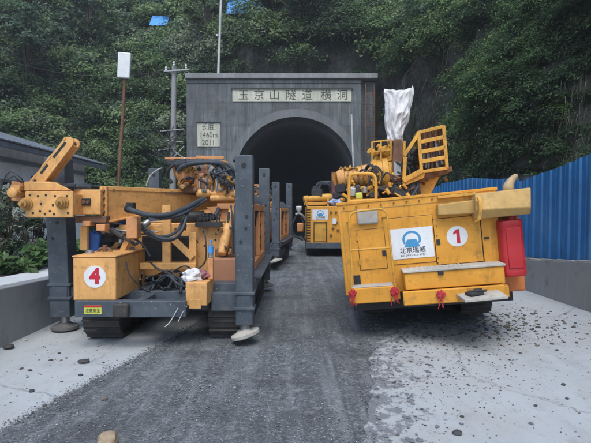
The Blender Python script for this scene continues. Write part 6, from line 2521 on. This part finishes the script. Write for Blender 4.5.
# blue-white wrapped bundle on top
p = W(337, 202, YC - .3 + .5); crumple('wrapped_bundle', (p.x, p.y, Cc(337, 206).z + .14), .18, worn('blue_white_cloth', (.35, .42, .62), dirt=.4, chip=0, rough=(.7, .9), scale=4), 'blue and white cloth bundle on top of the smaller yellow machine', 'cloth bundle', 5, (1.5, .8, .6))

for r_ in [x for x in bpy.data.objects if x.parent is None and x.type == 'EMPTY' and x not in (rig, rigB)]:
    split_loose(r_)

HAZE = 0.0017
if HAZE:
    o = MB().bb(-150, 150, -70, 210, -1.6, 62).build('haze', bpy.data.materials.new('haze_air'), smooth=0)
    hm = o.data.materials[0]; hm.use_nodes = True; nt = hm.node_tree
    nt.nodes.remove(nt.nodes['Principled BSDF'])
    pv = nt.nodes.new('ShaderNodeVolumePrincipled')
    pv.inputs['Color'].default_value = (0.86, 0.92, 1.0, 1)
    pv.inputs['Density'].default_value = HAZE
    pv.inputs['Anisotropy'].default_value = 0.2
    nt.links.new(pv.outputs[0], nt.nodes['Material Output'].inputs['Volume'])
    tag(o, 'thin bluish haze over the hillside', None, kind='stuff')

# ================================================================== LIGHT
world = bpy.data.worlds.new('World')
scene.world = world
world.use_nodes = True
nt = world.node_tree
bg = nt.nodes['Background']
sky = nt.nodes.new('ShaderNodeTexSky')
sky.sky_type = 'NISHITA'
sky.sun_disc = False
SUN_EL, SUN_AZ = 60.0, 182.0     # azimuth clockwise from +Y (behind the camera, to the right)
sky.sun_elevation = R(SUN_EL)
sky.sun_rotation = R(SUN_AZ)
sky.dust_density = 1.0
sky.air_density = 1.2
nt.links.new(sky.outputs[0], bg.inputs['Color'])
bg.inputs['Strength'].default_value = 0.125

sd = bpy.data.lights.new('sun', 'SUN')
sd.energy = 1.5
sd.angle = R(38)
sd.color = (1.0, 0.97, 0.91)
so = bpy.data.objects.new('sun', sd)
COL.objects.link(so)
dirv = V((math.sin(R(SUN_AZ)) * math.cos(R(SUN_EL)), math.cos(R(SUN_AZ)) * math.cos(R(SUN_EL)), math.sin(R(SUN_EL))))
so.rotation_euler = dirv.to_track_quat('Z', 'Y').to_euler()

scene.view_settings.view_transform = 'Standard'
scene.view_settings.look = 'None'
scene.view_settings.gamma = 1.0
scene.view_settings.exposure = 0.92
scene.view_settings.use_curve_mapping = False
scene.cycles.max_bounces = 6
scene.cycles.diffuse_bounces = 3
scene.cycles.transparent_max_bounces = 8
